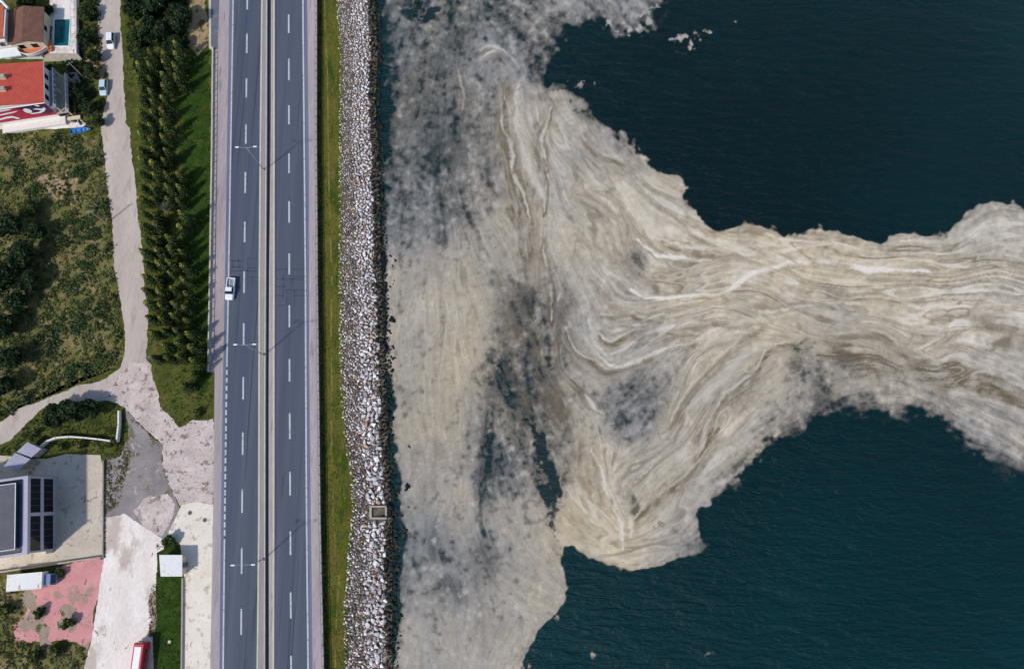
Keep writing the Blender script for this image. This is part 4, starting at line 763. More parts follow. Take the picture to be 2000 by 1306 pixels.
# ---- rock revetment: pale boulders above, wet dark ones at the waterline
def rock_shape(seed):
    rg = random.Random(seed); bm = bmesh.new(); sq = (rg.uniform(.75, 1.35), rg.uniform(.7, 1.1), rg.uniform(.55, .85))
    for i in range(11):
        v = Vector((rg.gauss(0, 1), rg.gauss(0, 1), rg.gauss(0, 1))).normalized()*rg.uniform(.82, 1.1); bm.verts.new((v.x*sq[0], v.y*sq[1], v.z*sq[2]))
    bmesh.ops.convex_hull(bm, input=bm.verts); loose = [v for v in bm.verts if not v.link_faces]; bmesh.ops.delete(bm, geom=loose, context='VERTS')
    bmesh.ops.triangulate(bm, faces=bm.faces); m = bpy.data.meshes.new('rock'); bm.to_mesh(m); bm.free(); m.materials.append(M['rock']); return m
def build_rocks():
    rv = thing('rock_revetment', 'long sloping revetment of pale boulders between grass verge and sea', 'revetment')
    V = []; Fc = []
    for r in ROWS:
        V += [G(X['rock0'](r)+1, r, Z_VERGE-.02), G(X['rock0'](r)*.45+X['rock1'](r)*.55, r, -2.02), G(X['rock1'](r)+4, r, -2.80), G(X['rock1'](r)+34, r, -3.4)]
    for i in range(len(ROWS)-1):
        for j in range(3): Fc.append((i*4+j, i*4+j+1, i*4+j+5, i*4+j+4))
    mb = MB(); mb.add(V, Fc); mb.build('slope', M['slope'], rv)
    shapes = [rock_shape(200+i) for i in range(16)]
    sv = [(np.array([v.co[:] for v in m.vertices]), np.array([p.vertices[:] for p in m.polygons])) for m in shapes]
    rg = random.Random(9); cell = {}; rocks = []
    def prof(px, r):
        a, b = X['rock0'](r), X['rock1'](r); m_ = a*.45+b*.55; return float(np.interp(px, [a, m_, b+4, b+34], [Z_VERGE-.02, -2.02, -2.80, -3.4]))
    def try_put(px, py, rad_, wet, u):
        z = prof(px, py); p = G(px, py, z); ci, cj = int(p.x//1.6), int(p.y//1.6)
        for i in (-1, 0, 1):
            for j in (-1, 0, 1):
                for q in cell.get((ci+i, cj+j), ()):
                    if (q[0]-p.x)**2+(q[1]-p.y)**2 < (.74*(q[2]+rad_))**2: return
        cell.setdefault((ci, cj), []).append((p.x, p.y, rad_)); rocks.append((p, rad_, wet, u, py))
    for tries, r0, r1 in ((5000, .62, .80), (16000, .44, .62), (34000, .30, .44), (90000, .17, .30)):
        for _ in range(tries):
            py = rg.uniform(-90, 1400); a, b = X['rock0'](py), X['rock1'](py); u = rg.uniform(-.04, 1.40); px = a+(b-a)*u; rr = rg.uniform(r0, r1)
            cap = .50+.30*min(1, max(0, (py-150)/800)); lim = cap*(.50+.5*min(1, max(0, (u-.30)/.35)))
            if u > 1.02: lim = .66
            if rr > lim: continue
            if u < .06 and rg.random() < .5: continue
            if 716 < px < 760 and 982 < py < 1020: continue
            if u > 1.14 and rg.random() < (u-1.12)*1.5: continue
            if u < .42 and rr < .3 and rg.random() < .2: continue
            try_put(px, py, rr, u > rg.gauss(1.02, .018), u)
    for px, py, rr in ((764, 502, .9), (772, 508, .7), (766, 520, .8), (770, 548, .6), (767, 556, .6), (762, 562, .7), (772, 598, .5), (765, 603, .6), (766, 628, 1.2), (764, 621, .8), (768, 680, .9), (770, 703, 1.1), (772, 699, .8), (764, 734, .8),
                       (745, 249, 1.3), (742, 258, .8), (812, 12, 1.2), (826, 22, 1.4), (806, 30, 1.0), (800, 872, .9), (778, 902, .6), (798, 948, 1.0), (792, 955, .9), (780, 962, .8), (785, 1008, .9), (792, 1032, 1.2), (790, 1046, .9), (797, 990, .6), (775, 880, .5)):
        p = G(px, py, Z_SEA-.25); rocks.append((p, rr*.72, True, 1.3, py))
    def colour(wet, u, py):
        k = rg.random()
        if wet: c = rg.choice([(.012, .017, .014), (.020, .021, .015), (.009, .014, .014), (.045, .036, .020), (.026, .034, .020)])
        elif k < .035: c = (.58, .38, .24)
        elif k < .16: c = (.62, .50, .46)
        elif u < .45 and k < .60: c = rg.choice([(.20, .165, .145), (.28, .25, .23), (.145, .125, .11)])
        elif k < .26: c = (.36, .33, .33)
        else: c = rg.choice([(.71, .635, .635), (.78, .71, .70), (.60, .545, .55), (.81, .76, .74)])
        s = rg.uniform(.8, 1.15); return tuple(min(.85, x*s) for x in c)
    rocks = [(r, colour(r[2], r[3], r[4])) for r in rocks]
    rank = sorted(range(len(rocks)), key=lambda i: -(rocks[i][0][1]*(1 if -10 < rocks[i][0][4] < 1316 and not rocks[i][0][2] else .3)))
    own = set(rank[:300]); SV = []; SF = []; SC = []; nv = 0
    for i, ((p, r, wet, u, py), c) in enumerate(rocks):
        k = rg.randrange(16); e = (rg.uniform(-.4, .4), rg.uniform(-.4, .4), rg.uniform(0, 6.28)); z = p.z+r*.22
        if i in own:
            o = link(bpy.data.objects.new('rock', shapes[k]), rv); o.location = (p.x, p.y, z); o.rotation_euler = e; o.scale = (r*1.12,)*3; o.color = (*c, 1)
        else:
            mtx = np.array((Matrix.Translation((p.x, p.y, z)) @ Euler(e).to_matrix().to_4x4()))[:3]; vs, fs = sv[k]
            SV.append((vs*r*1.12) @ mtx[:, :3].T+mtx[:, 3]); SF.append(fs+nv); SC.append(np.tile((*c, 1), (len(vs), 1))); nv += len(vs)
    o = link(bpy.data.objects.new('rock_fill', big_mesh('rock_fill', np.concatenate(SV), np.concatenate(SF), M['rock_stuff'], np.concatenate(SC))), rv); o['kind'] = 'stuff'
    print('rocks', len(rocks))
build_rocks()

# ================================================================== THINGS
def simple(name, c, **k): M[name] = paint(name, c, **k); return M[name]
for nm, c, r in (('white_paint', (236, 238, 240), .45), ('silver_paint', (196, 214, 226), .35), ('blue_paint', (44, 118, 184), .45), ('red_paint', (196, 40, 52), .45), ('cab_blue', (112, 128, 170), .45), ('grey_plastic', (92, 94, 100), .6),
                 ('tyre', (26, 26, 28), .9), ('steel', (150, 154, 160), .45), ('dark_steel', (70, 74, 80), .5), ('lamp_glass', (235, 240, 245), .25), ('wall_white', (228, 222, 214), .8), ('wall_cream', (214, 198, 170), .85),
                 ('timber', (120, 84, 56), .8), ('lavender_grey', (176, 172, 188), .6), ('gallery_concrete', (132, 130, 138), .8), ('purple', (70, 22, 58), .7), ('crimson', (178, 28, 62), .7), ('orange_wall', (206, 120, 74), .8), ('teal_metal', (44, 70, 80), .5)):
    simple(nm, c, rough=r)
def glass(name, c, rough=.08):
    m, nt, b = new_mat(name); b.inputs['Base Color'].default_value = (*lin(c), 1); b.inputs['Roughness'].default_value = rough; b.inputs['Specular IOR Level'].default_value = .4; M[name] = m; return m
glass('car_glass', (38, 52, 56)); glass('window_glass', (10, 14, 17), .05); glass('teal_glass', (40, 66, 78), .1)
def tiles(name, c, c2, ang):
    m, nt, b = new_mat(name); v = coords(nt, rot=ang); w = nt.nodes.new('ShaderNodeTexWave'); w.inputs['Scale'].default_value = 1.1; w.inputs['Distortion'].default_value = .3; nt.links.new(v, w.inputs['Vector'])
    col = ramp(nt, noise_node(nt, v, .7, 6, .65), [(.3, lin(c)), (.7, lin(c2))]); col = mix(nt, .22, col, ramp(nt, w.outputs['Fac'], [(0, tuple(x*.6 for x in lin(c))), (1, lin(c2))]))
    nt.links.new(col, b.inputs['Base Color']); b.inputs['Roughness'].default_value = .85; bump(nt, b, w.outputs['Fac'], .5, .08); M[name] = m
tiles('red_tiles', (190, 68, 52), (204, 92, 74), 0); tiles('brown_tiles', (104, 70, 58), (138, 96, 78), 0); tiles('orange_tiles', (190, 92, 60), (206, 112, 80), 0)
M['rusty_white'] = surf('rusty_white', (226, 224, 222), var=.06, scale=.6, fine=3, fine_var=.05, rough=.6, patch=((178, 120, 80), .62, .575), local=True)
M['tin'] = surf('tin_sheet', (164, 162, 182), var=.08, scale=.5, fine=2, fine_var=.06, rough=.5, local=True)
M['roof_grey'] = surf('roof_membrane', (98, 96, 104), var=.10, scale=.3, fine=2, fine_var=.06, rough=.9)
M['galv'] = surf('galvanised', (158, 160, 166), var=.12, scale=.8, fine=4, fine_var=.1, rough=.5, metal=.4)

# ---- street lamps on the median
def lamp_proto():
    o = thing('street_lamp', 'x', 'street lamp')
    MB().box(-.25, .25, -.25, .25, .3, .95).build('base_plate', M['concrete'], o)
    MB().tube((0, 0, .6), (0, 0, 12), .13, .07, 10).build('pole', M['steel'], o, smooth=True)
    for s in (-1, 1):
        MB().tube((0, 0, 11.7), (s*1.75, 0, 12.15), .05, .04, 6).build('arm', M['steel'], o)
        h = MB().hexa([(s*1.6-.0, -.16, 12.08), (s*2.45, -.13, 12.10), (s*2.45, .13, 12.10), (s*1.6, .16, 12.08)] if s > 0 else [(s*2.45, -.13, 12.10), (s*1.6, -.16, 12.08), (s*1.6, .16, 12.08), (s*2.45, .13, 12.10)],
                      [(s*1.65, -.13, 12.26), (s*2.4, -.10, 12.24), (s*2.4, .10, 12.24), (s*1.65, .13, 12.26)] if s > 0 else [(s*2.4, -.10, 12.24), (s*1.65, -.13, 12.26), (s*1.65, .13, 12.26), (s*2.4, .10, 12.24)]).build('lamp_head', M['white_paint'], o)
        MB().box(min(s*1.75, s*2.3), max(s*1.75, s*2.3), -.1, .1, 12.05, 12.085).build('lens', M['lamp_glass'], h)
    return o
lp = lamp_proto()
for i, (px, py, lab) in enumerate(((516.5, 334, 'northernmost twin-armed street lamp on the median, above the tar-patched stretch'), (516.5, 694, 'twin-armed street lamp on the median just south of the white pickup'), (515.5, 1092, 'southernmost twin-armed street lamp on the median, level with the white kiosk'))):
    o = lp if i == 0 else copy_tree(lp); p = G(px, py, 0); o.location = p; o.rotation_euler = (0, 0, rad((2, 1, 1.5)[i])); tag(o, lab, 'street lamp', 'twin-armed street lamps along the median')

# ---- utility poles beside the lane
for px, py, h, mat_, lab, rz in ((166, 153, 6.6, 'concrete', 'grey utility pole between the pool deck and the parked silver car', .6), (209, 436, 7.4, 'concrete', 'pale concrete utility pole with crossarm in the scrub field beside the lane', .3), (318, 709, 7.6, 'steel', 'slender steel utility pole at the southern end of the conifers', .2)):
    o = thing('utility_pole', lab, 'utility pole', G(px, py, -.05), rz, 'utility poles beside the lane')
    MB().tube((0, 0, 0), (0, 0, h), .17, .10, 8).build('pole', M[mat_], o)
    MB().box(-.75, .75, -.05, .05, h-.5, h-.4).build('crossarm', M['concrete'], o)
    for x in (-.65, 0, .65): MB().tube((x, 0, h-.4), (x, 0, h-.18), .05, .03, 6).build('insulator', M['white_paint'], o)

# ---- guard rails
def guard_rail(xf, y0, y1, z, label, side, name='guard_rail', height=.75, pitch=2.0):
    o = thing(name, label, 'guard rail'); pts = []; y = y0; last = None
    while y <= y1:
        p = G(xf(y), y, z)
        if last is None or (p-last).length >= pitch: pts.append(p); last = p
        y += 1.0
    pm = MB().box(-.06, .06, -.06, .06, -.1, height).mesh('post', M['galv'])
    for p in pts: q = link(bpy.data.objects.new('post', pm), o); q.location = p
    prof = [(.0, height-.02), (.05, height-.08), (.0, height-.15), (.05, height-.22), (.0, height-.30)]
    V = []; Fc = []; n = len(prof)
    for p in pts: V += [(p.x+side*(.08+a), p.y, p.z+b) for a, b in prof]
    for i in range(len(pts)-1): Fc += [(i*n+j, (i+1)*n+j, (i+1)*n+j+1, i*n+j+1) for j in range(n-1)]
    mb = MB(); mb.add(V, Fc); mb.build('rail', M['galv'], o); return o
guard_rail(off(X['right_edge'], -.6), -120, 1400, .09, 'long galvanised guard rail along the right shoulder above the verge', -1)
wall_x = lerp_table([(90, 416.5), (280, 415), (540, 411), (727, 407.5)])
guard_rail(off(wall_x, 4.5), 104, 722, .02, 'galvanised rail on the low wall between conifers and left shoulder', 1, height=.9, pitch=1.7)
o = thing('retaining_wall', 'low pale retaining wall between the lush grass and the left shoulder', 'wall')
rw = [97, 190, 280, 380, 460, 540, 630, 727]
for a, b in zip(rw[:-1], rw[1:]):
    n_ = 6
    for k in range(n_):
        y0 = a+(b-a)*k/n_; y1 = a+(b-a)*(k+1)/n_-.5
        lo = [G(wall_x(y1), y1, -.3), G(wall_x(y1)+2.6, y1, -.3), G(wall_x(y0)+2.6, y0, -.3), G(wall_x(y0), y0, -.3)]
        MB().hexa(lo, [q+Vector((0, 0, .85+.03*((k*7) % 3))) for q in lo]).build('coping_block', M['kerb'], o)
wk = ribbon('wall_walk', off(wall_x, 2.7), lambda r: max(wall_x(r)+7, X['left_edge'](r)+.3), .05, M['shoulder'], o, rows=rw, depth=.35)
sheet('lay_by', [(411, -120), (428, -120), (427, 60), (425, 100), (419, 97), (412, 90)], .03, M['lay_by'])
sheet('lay_by_kerb', [(407, -120), (411.3, -120), (412.3, 90), (419, 97), (418, 101), (408, 94)], .10, M['kerb'], depth=.2)

# ---- vehicles
def ring(y, w, z0, z1, r=.12):                              # rounded cross-section of a car body at station y
    w2 = w/2; return [(-w2, y, z0), (-w2-.02, y, (z0+z1)/2), (-w2+.03, y, z1-r), (-w2+r+.05, y, z1), (w2-r-.05, y, z1), (w2-.03, y, z1-r), (w2+.02, y, (z0+z1)/2), (w2, y, z0)]
def wheels(o, xs, ys, r=.33, w=.22):
    for y in ys:
        for s in (-1, 1):
            wh = MB().tube((s*(xs-w), y, r), (s*xs, y, r), r, r, 14).build('wheel', M['tyre'], o); MB().tube((s*(xs-.02), y, r), (s*(xs+.012), y, r), r*.6, r*.5, 10).build('rim', M['steel'], wh)
def car(name, label, cat, loc, rz, L, W, mat_, cab0, cab1, roofz=1.48, belt=.92, van=False):
    """front at -y; cab0..cab1: where the glasshouse starts (bonnet end) and ends"""
    o = thing(name, label, cat, loc, rz); f = -L/2; b = L/2
    MB().loft([ring(f, W*.80, .32, .60), ring(f+.12, W*.94, .25, .70), ring(f+.5, W, .22, .80), ring(cab0-.05, W, .22, belt), ring(cab1+.1, W, .22, belt+.02), ring(b-.25, W*.98, .24, belt-.02 if not van else belt+.04), ring(b-.06, W*.92, .3, belt-.08), ring(b, W*.84, .36, belt-.2)]).build('body', mat_, o, smooth=False, bevel=.03)
    ws = W/2-.06; rs = W/2-.24; rf = cab0+.72; rb = cab1-(.42 if not van else .15)
    lo = [(-ws, cab0, belt-.03), (ws, cab0, belt-.03), (ws, cab1, belt-.03), (-ws, cab1, belt-.03)]; hi = [(-rs, rf, roofz), (rs, rf, roofz), (rs, rb, roofz), (-rs, rb, roofz)]
    MB().hexa(lo, hi).build('window_glass', M['car_glass'], o)
    rp = [(-rs-.03, rf-.03), (rs+.03, rf-.03), (rs+.05, rb+.05), (-rs-.05, rb+.05)]
    MB().hexa([(x, y, roofz-.03) for x, y in rp], [(x*.94, (y-(rf+rb)/2)*.96+(rf+rb)/2, roofz+.05) for x, y in rp]).build('roof', mat_, o, bevel=.02)
    for s in (-1, 1):
        for t0, t1 in (((s*ws, cab0), (s*rs, rf)), ((s*ws, cab1), (s*rs, rb)), ((s*ws, (cab0+cab1)/2), (s*rs, (rf+rb)/2))):
            MB().tube((t0[0], t0[1], belt-.02), (t1[0], t1[1], roofz+.01), .045, .045, 5).build('pillar', mat_, o)
        MB().box(min(s*(W/2-.5), s*(W/2-.14)), max(s*(W/2-.5), s*(W/2-.14)), f+.02, f+.2, .58, .72).build('headlight', M['lamp_glass'], o)
        MB().box(min(s*(W/2-.02), s*(W/2+.18)), max(s*(W/2-.02), s*(W/2+.18)), cab0+.3, cab0+.45, belt+.02, belt+.16).build('wing_mirror', M['grey_plastic'], o)
        MB().box(min(s*(W/2-.4), s*(W/2-.1)), max(s*(W/2-.4), s*(W/2-.1)), b-.12, b+.01, .62, .78).build('tail_light', M['red_paint'], o)
    wheels(o, W/2-.01, (f+.85, b-.8)); return o
car('parked_car', 'white hatchback parked on the lane near the top of the conifers', 'car', G(219, 84, 0), rad(7), 4.3, 1.85, M['white_paint'], -1.05, 2.0, 1.62, .98, True)
car('parked_car', 'silver-blue hatchback parked on the left side of the lane beside the dark trees', 'car', G(205, 174, 0), rad(4), 4.2, 1.8, M['silver_paint'], -1.0, 1.75, 1.5, .94, True)

def pickup(loc, rz):
    o = thing('pickup_truck', 'white pickup truck driving on the left carriageway', 'pickup truck', loc, rz); W = 1.88; f, b = -2.6, 2.6
    MB().loft([ring(f, W*.8, .38, .78), ring(f+.12, W*.95, .32, .92), ring(f+.6, W, .30, 1.0), ring(-1.25, W, .30, 1.06), ring(.35, W, .30, 1.08)]).build('body', M['white_paint'], o, bevel=.03)
    ws, rs = W/2-.07, W/2-.24
    MB().hexa([(-ws, -1.35, 1.03), (ws, -1.35, 1.03), (ws, .3, 1.03), (-ws, .3, 1.03)], [(-rs, -.72, 1.72), (rs, -.72, 1.72), (rs, .12, 1.72), (-rs, .12, 1.72)]).build('window_glass', M['car_glass'], o)
    MB().hexa([(-rs-.04, -.78, 1.69), (rs+.04, -.78, 1.69), (rs+.05, .2, 1.69), (-rs-.05, .2, 1.69)], [(-rs, -.7, 1.77), (rs, -.7, 1.77), (rs, .14, 1.77), (-rs, .14, 1.77)]).build('roof', M['white_paint'], o, bevel=.02)
    bed = MB().box(-W/2, W/2, .36, b, .45, .62).build('cargo_bed', M['steel'], o)
    for s in (-1, 1):
        MB().box(min(s*W/2, s*(W/2-.16)), max(s*W/2, s*(W/2-.16)), .36, b, .62, 1.1).build('bed_side', M['white_paint'], bed)
        MB().box(min(s*(W/2-.16), s*(W/2-.42)), max(s*(W/2-.16), s*(W/2-.42)), 1.0, 1.9, .62, .86).build('wheel_arch', M['grey_plastic'], bed)
        MB().box(min(s*(W/2-.5), s*(W/2-.14)), max(s*(W/2-.5), s*(W/2-.14)), f+.01, f+.18, .74, .9).build('headlight', M['lamp_glass'], o)
        MB().box(min(s*(W/2-.02), s*(W/2+.2)), max(s*(W/2-.02), s*(W/2+.2)), -1.1, -.95, 1.1, 1.26).build('wing_mirror', M['grey_plastic'], o)
    MB().box(-W/2, W/2, b-.1, b+.02, .62, 1.08).build('tailgate', M['white_paint'], bed); MB().box(-W/2+.16, W/2-.16, .36, .46, .62, 1.1).build('bed_front', M['white_paint'], bed)
    MB().box(-.5, -.1, 1.1, 2.2, .62, .80).build('load_box', M['lavender_grey'], bed)
    wheels(o, W/2-.01, (f+.95, b-1.05), .37, .25)
pickup(G(452, 566, .10), rad(-1.5))

def box_truck(loc, rz):
    o = thing('box_truck', 'white box truck with rust stains and blue cab below the terrace wall', 'truck', loc, rz)
    MB().box(-3.9, 3.4, -1.6, 1.6, .9, 3.0).build('cargo_box', M['rusty_white'], o, bevel=.04)
    for y in (-1.62, 1.62): MB().box(-3.9, 3.4, y-.04, y+.04, 2.9, 3.05).build('top_rail', M['white_paint'], o)
    c = MB().loft([[(3.5, y, z) for y, z in ((-1.1, .5), (-1.1, 2.35), (1.1, 2.35), (1.1, .5))], [(4.7, y, z) for y, z in ((-1.08, .5), (-1.08, 2.3), (1.08, 2.3), (1.08, .5))], [(5.3, y, z) for y, z in ((-1.0, .5), (-1.0, 1.4), (1.0, 1.4), (1.0, .5))]]).build('cab', M['cab_blue'], o, bevel=.05)
    MB().hexa([(5.28, -.9, 1.45), (5.34, -.9, 1.45), (5.34, .9, 1.45), (5.28, .9, 1.45)], [(4.72, -.9, 2.22), (4.78, -.9, 2.24), (4.78, .9, 2.24), (4.72, .9, 2.22)]).build('windscreen', M['car_glass'], c)
    MB().box(-3.9, 5.0, -.9, .9, .5, .9).build('chassis', M['dark_steel'], o)
    for x in (-2.6, -1.6, 4.3):
        for s in (-1, 1): MB().tube((x, s*.95, .5), (x, s*1.25, .5), .5, .5, 14).build('wheel', M['tyre'], o)
box_truck(G(68, 1132, 0), rad(5))

def bus(loc, rz):
    o = thing('minibus', 'red minibus with white roof panel parked at the bottom of the pale yard', 'bus', loc, rz); W = 2.3
    MB().loft([[(-1.15, y, .4), (-1.15, y, 2.3), (-1.05, y, zt-.1), (-.95, y, zt), (.95, y, zt), (1.05, y, zt-.1), (1.15, y, 2.3), (1.15, y, .4)] for y, zt in ((3.6, 2.5), (3.45, 2.9), (-5.0, 2.9), (-5.2, 2.8))]).build('body', M['red_paint'], o)
    MB().box(-.72, .62, -4.6, 3.0, 2.9, 2.96).build('roof_panel', M['white_paint'], o); MB().box(-.35, .35, -2.2, -1.2, 2.96, 3.06).build('roof_hatch', M['red_paint'], o)
    for k in range(5):
        y = 2.4-k*1.45
        for s in (-1, 1): MB().box(min(s*1.13, s*1.18), max(s*1.13, s*1.18), y-1.25, y, 1.35, 2.25).build('side_window', M['teal_glass'], o)
    MB().box(-.95, .95, 3.5, 3.64, 1.4, 2.3).build('windscreen', M['car_glass'], o); MB().box(-1.1, 1.1, 3.55, 3.75, .4, .75).build('bumper', M['wall_cream'], o)
    wheels(o, 1.12, (2.4, -3.2), .42, .28)
bus(G(280, 1287, 0), rad(-2))

def boat(loc, rz):
    o = thing('rowing_boat', 'small blue rowing boat lying on the grass below the red-roofed house', 'boat', loc, rz); rings = []; inner = []
    st = [(-2.4, .55, .12), (-1.6, .72, .05), (-.4, .80, .0), (.9, .70, .02), (1.8, .42, .10), (2.5, .05, .28)]
    for x, w, z in st: rings.append([(x, -w, z+.62), (x, -w*.75, z+.22), (x, 0, z), (x, w*.75, z+.22), (x, w, z+.62)])
    for x, w, z in st: inner.append([(x*.96, -w*.86, z+.6), (x*.96, -w*.62, z+.30), (x*.96, 0, z+.14), (x*.96, w*.62, z+.30), (x*.96, w*.86, z+.6)])
    def shell(rs):
        mb = MB(); n = 5; mb.add([p for r in rs for p in r], [(i*n+j, i*n+j+1, (i+1)*n+j+1, (i+1)*n+j) for i in range(len(rs)-1) for j in range(4)]+[(0, 1, 2, 3, 4)]); return mb
    shell(rings).build('hull', M['white_paint'], o, smooth=True); shell(inner).build('inner_hull', M['blue_paint'], o)
    mb = MB()
    for s in (0, 4):
        for i in range(len(st)-1): mb.hexa(*[[Vector(p)+Vector((0, 0, dz)) for p in (rings[i][s], rings[i+1][s], inner[i+1][s], inner[i][s])] for dz in (0, .05)])
    mb.build('gunwale', M['blue_paint'], o)
    for x in (-1.3, 0, 1.1): MB().box(x-.14, x+.14, -.55, .55, .42, .47).build('thwart', M['blue_paint'], o)
boat(G(159, 257, 0), rad(9))

# ---- buildings
def house(name, label, ne_px, se_px, W, ze, ridge_h, ridge_along, roof_mat, wall_mat, over=.5):
    """east eave read at eave height, W metres deep to the west; returns root, local eave corners (NW, NE, SE, SW)"""
    ne, se = G(*ne_px, ze), G(*se_px, ze); d = ne-se; D = d.length/2; rz = math.atan2(-d.x, d.y); mid_ = (ne+se)/2-Vector((math.cos(rz), math.sin(rz), 0))*W/2
    o = thing(name, label, 'house', (mid_.x, mid_.y, -.05), rz); ctr = Vector(); e = [Vector((x, y, ze+.05)) for x, y in ((-W/2, D), (W/2, D), (W/2, -D), (-W/2, -D))]
    if ridge_along == 'ns': r0, r1 = (e[0]+e[1])/2, (e[3]+e[2])/2
    else: r0, r1 = (e[0]+e[3])/2, (e[1]+e[2])/2
    r0 = r0+Vector((0, 0, ridge_h)); r1 = r1+Vector((0, 0, ridge_h)); t = Vector((0, 0, .18)); mb = MB()
    if ridge_along == 'ns': sides = ((e[0], r0, r1, e[3]), (r0, e[1], e[2], r1))
    else: sides = ((e[0], r0, r1, e[1]), (r0, e[3], e[2], r1))
    for s in sides: mb.hexa([p for p in s], [p+t for p in s])
    roof = mb.build('roof', roof_mat, o)
    i = [Vector((q.x*(1-over/max(abs(q.x), .1)), q.y*(1-over/max(abs(q.y), .1)), 0)) for q in e]
    w = MB(); w.prism([(q.x, q.y) for q in i], 0, ze-.02)
    w.build('wall', wall_mat, o)
    if ridge_along == 'ns': g = [(i[0], i[1], r0), (i[3], i[2], r1)]
    else: g = [(i[0], i[3], r0), (i[1], i[2], r1)]
    for a, b, r in g:
        d = (r-(a+b)/2); d.z = 0; a2 = Vector((a.x, a.y, ze-.02)); b2 = Vector((b.x, b.y, ze-.02)); top = Vector(((a.x+b.x)/2, (a.y+b.y)/2, ze+ridge_h*.93))
        mbg = MB(); n_ = (ctr*0+Vector((-(b-a).y, (b-a).x, 0))).normalized()*.12
        mbg.add([a2, b2, top, a2+n_, b2+n_, top+n_], [(0, 1, 2), (3, 5, 4), (0, 3, 4, 1), (1, 4, 5, 2), (2, 5, 3, 0)]); mbg.build('gable', wall_mat, o)
    return o, e, i, roof
def window(o, c, w, h, face, mat_='window_glass'):
    """framed window: face 'e' or 's'; c = centre on the wall plane, local"""
    x, y, z = c
    if face == 's': f = MB().box(x-w/2-.08, x+w/2+.08, y-.06, y+.04, z-h/2-.08, z+h/2+.08); g = MB().box(x-w/2, x+w/2, y-.08, y-.05, z-h/2, z+h/2)
    else: f = MB().box(x-.04, x+.06, y-w/2-.08, y+w/2+.08, z-h/2-.08, z+h/2+.08); g = MB().box(x+.05, x+.08, y-w/2, y+w/2, z-h/2, z+h/2)
    fo = f.build('window_frame', M['white_paint'], o); g.build('pane', M[mat_], fo)

# red-roofed house with the painted south wall
o, e, i, roof = house('red_roofed_house', 'house with red tiled roof and crimson painted wall facing the scrub', (85, 121), (87, 201), 21, 7.6, 1.5, 'ns', M['red_tiles'], M['wall_white'])
xe, ys, yn = i[2].x, i[2].y, i[1].y
for a, b in ((e[1], e[2]), (e[3], e[2]), (e[0], e[1])):
    d = (b-a).normalized(); MB().tube(a+Vector((0, 0, .02)), b+Vector((0, 0, .02)), .13, .13, 6).build('gutter', M['white_paint'], roof)
for py in (152, 176):
    q = Euler((0, 0, -o.rotation_euler.z)).to_matrix() @ (G(6, py, 9.2)-Vector((o.location.x, o.location.y, 0))); ch = MB().box(q.x-.6, q.x+.6, q.y-.35, q.y+.35, 8.2, 9.9).build('chimney', M['wall_cream'], roof); MB().box(q.x-.7, q.x+.7, q.y-.45, q.y+.45, 9.9, 10.05).build('chimney_cap', M['concrete'], ch)
mur = MB().box(xe-14, xe, ys-.06, ys-.002, 1.9, 7.2).build('painted_wall', M['crimson'], o)
def blob(pts, mat_, d=.09):
    mb = MB(); n = len(pts); mb.add([(xe+x, ys-d, z) for x, z in pts]+[(xe+x, ys-.05, z) for x, z in pts], [tuple(range(n)), tuple(range(2*n-1, n-1, -1))]+[(k, (k+1) % n, n+(k+1) % n, n+k) for k in range(n)]); mb.build('painted_shape', mat_, mur)
blob([(-8.0, 7.15), (-6.5, 6.2), (-5.4, 5.2), (-4.5, 4.0), (-3.2, 3.0), (-1.2, 2.6), (-.05, 3.4), (-.05, 7.15)], M['purple'], .075)
blob([(-5.2+.85*math.cos(t*.524), 5.0+1.0*math.sin(t*.524)) for t in range(12)], M['white_paint'], .095)
blob([(-2.6, 6.6), (-1.9, 6.8), (-1.5, 6.2), (-2.1, 6.0)], M['white_paint'], .095)
blob([(-3.8, 5.3), (-2.9, 5.4), (-1.8, 5.0), (-1.1, 5.4), (-1.0, 4.8), (-1.9, 3.9), (-3.0, 3.4), (-5.2, 3.5), (-5.4, 3.8), (-3.2, 3.9), (-2.3, 4.4), (-2.9, 4.8)], M['white_paint'], .095)
blob([(-11.8, 6.6), (-8.8, 6.7), (-8.0, 6.4), (-9.2, 6.2), (-13.9, 5.9), (-13.9, 6.3)], M['white_paint'], .095)
blob([(-13.9, 4.9), (-10.2, 5.3), (-7.2, 5.5), (-8.4, 5.0), (-13.9, 4.5)], M['white_paint'], .095)
blob([(-13.9, 3.3), (-11.0, 3.9), (-9.6, 3.9), (-8.6, 2.6), (-9.3, 2.4), (-10.0, 3.2), (-11.4, 3.2), (-13.9, 2.8)], M['white_paint'], .095)
MB().box(xe-14, xe+1.2, ys-2.2, ys-.1, 0, .9).build('terrace', M['wall_white'], o); MB().box(xe-14, xe, ys-.12, ys-.07, .9, 1.9).build('plinth', M['wall_white'], o)
for z, d, m_ in ((4.9, 1.5, 'gallery_concrete'), (2.3, 2.9, 'concrete')):                       # galleries on the lane side
    g = MB().box(xe+.002, xe+d, ys-.2, yn, z-.2, z).build('gallery', M[m_], o)
    MB().box(xe+d-.12, xe+d, ys-.2, yn, z+.9, z+1.0).build('hand_rail', M['white_paint'], g)
    for k in range(8):
        y = ys+(yn-ys)*k/7; MB().box(xe+d-.10, xe+d-.02, y-.05, y+.05, z, z+.9).build('baluster', M['white_paint'], g)
    for y in (ys, (ys+yn)/2, yn-.3): MB().box(xe+d-.3, xe+d-.05, y, y+.25, 0 if z < 3 else 2.3, z-.2).build('column', M['wall_cream'], o)
    for k in range(3): window(o, (xe, ys+2+k*2.8, z+1.1), 1.3, 1.5, 'e')
MB().box(xe+3.2, xe+3.6, ys+.2, yn-1.0, 0, .7).build('planter', M['timber'], o)
MB().box(xe+.2, xe+4.6, ys-1.2, ys-.25, 0, .55).build('porch_slab', M['wall_cream'], o)
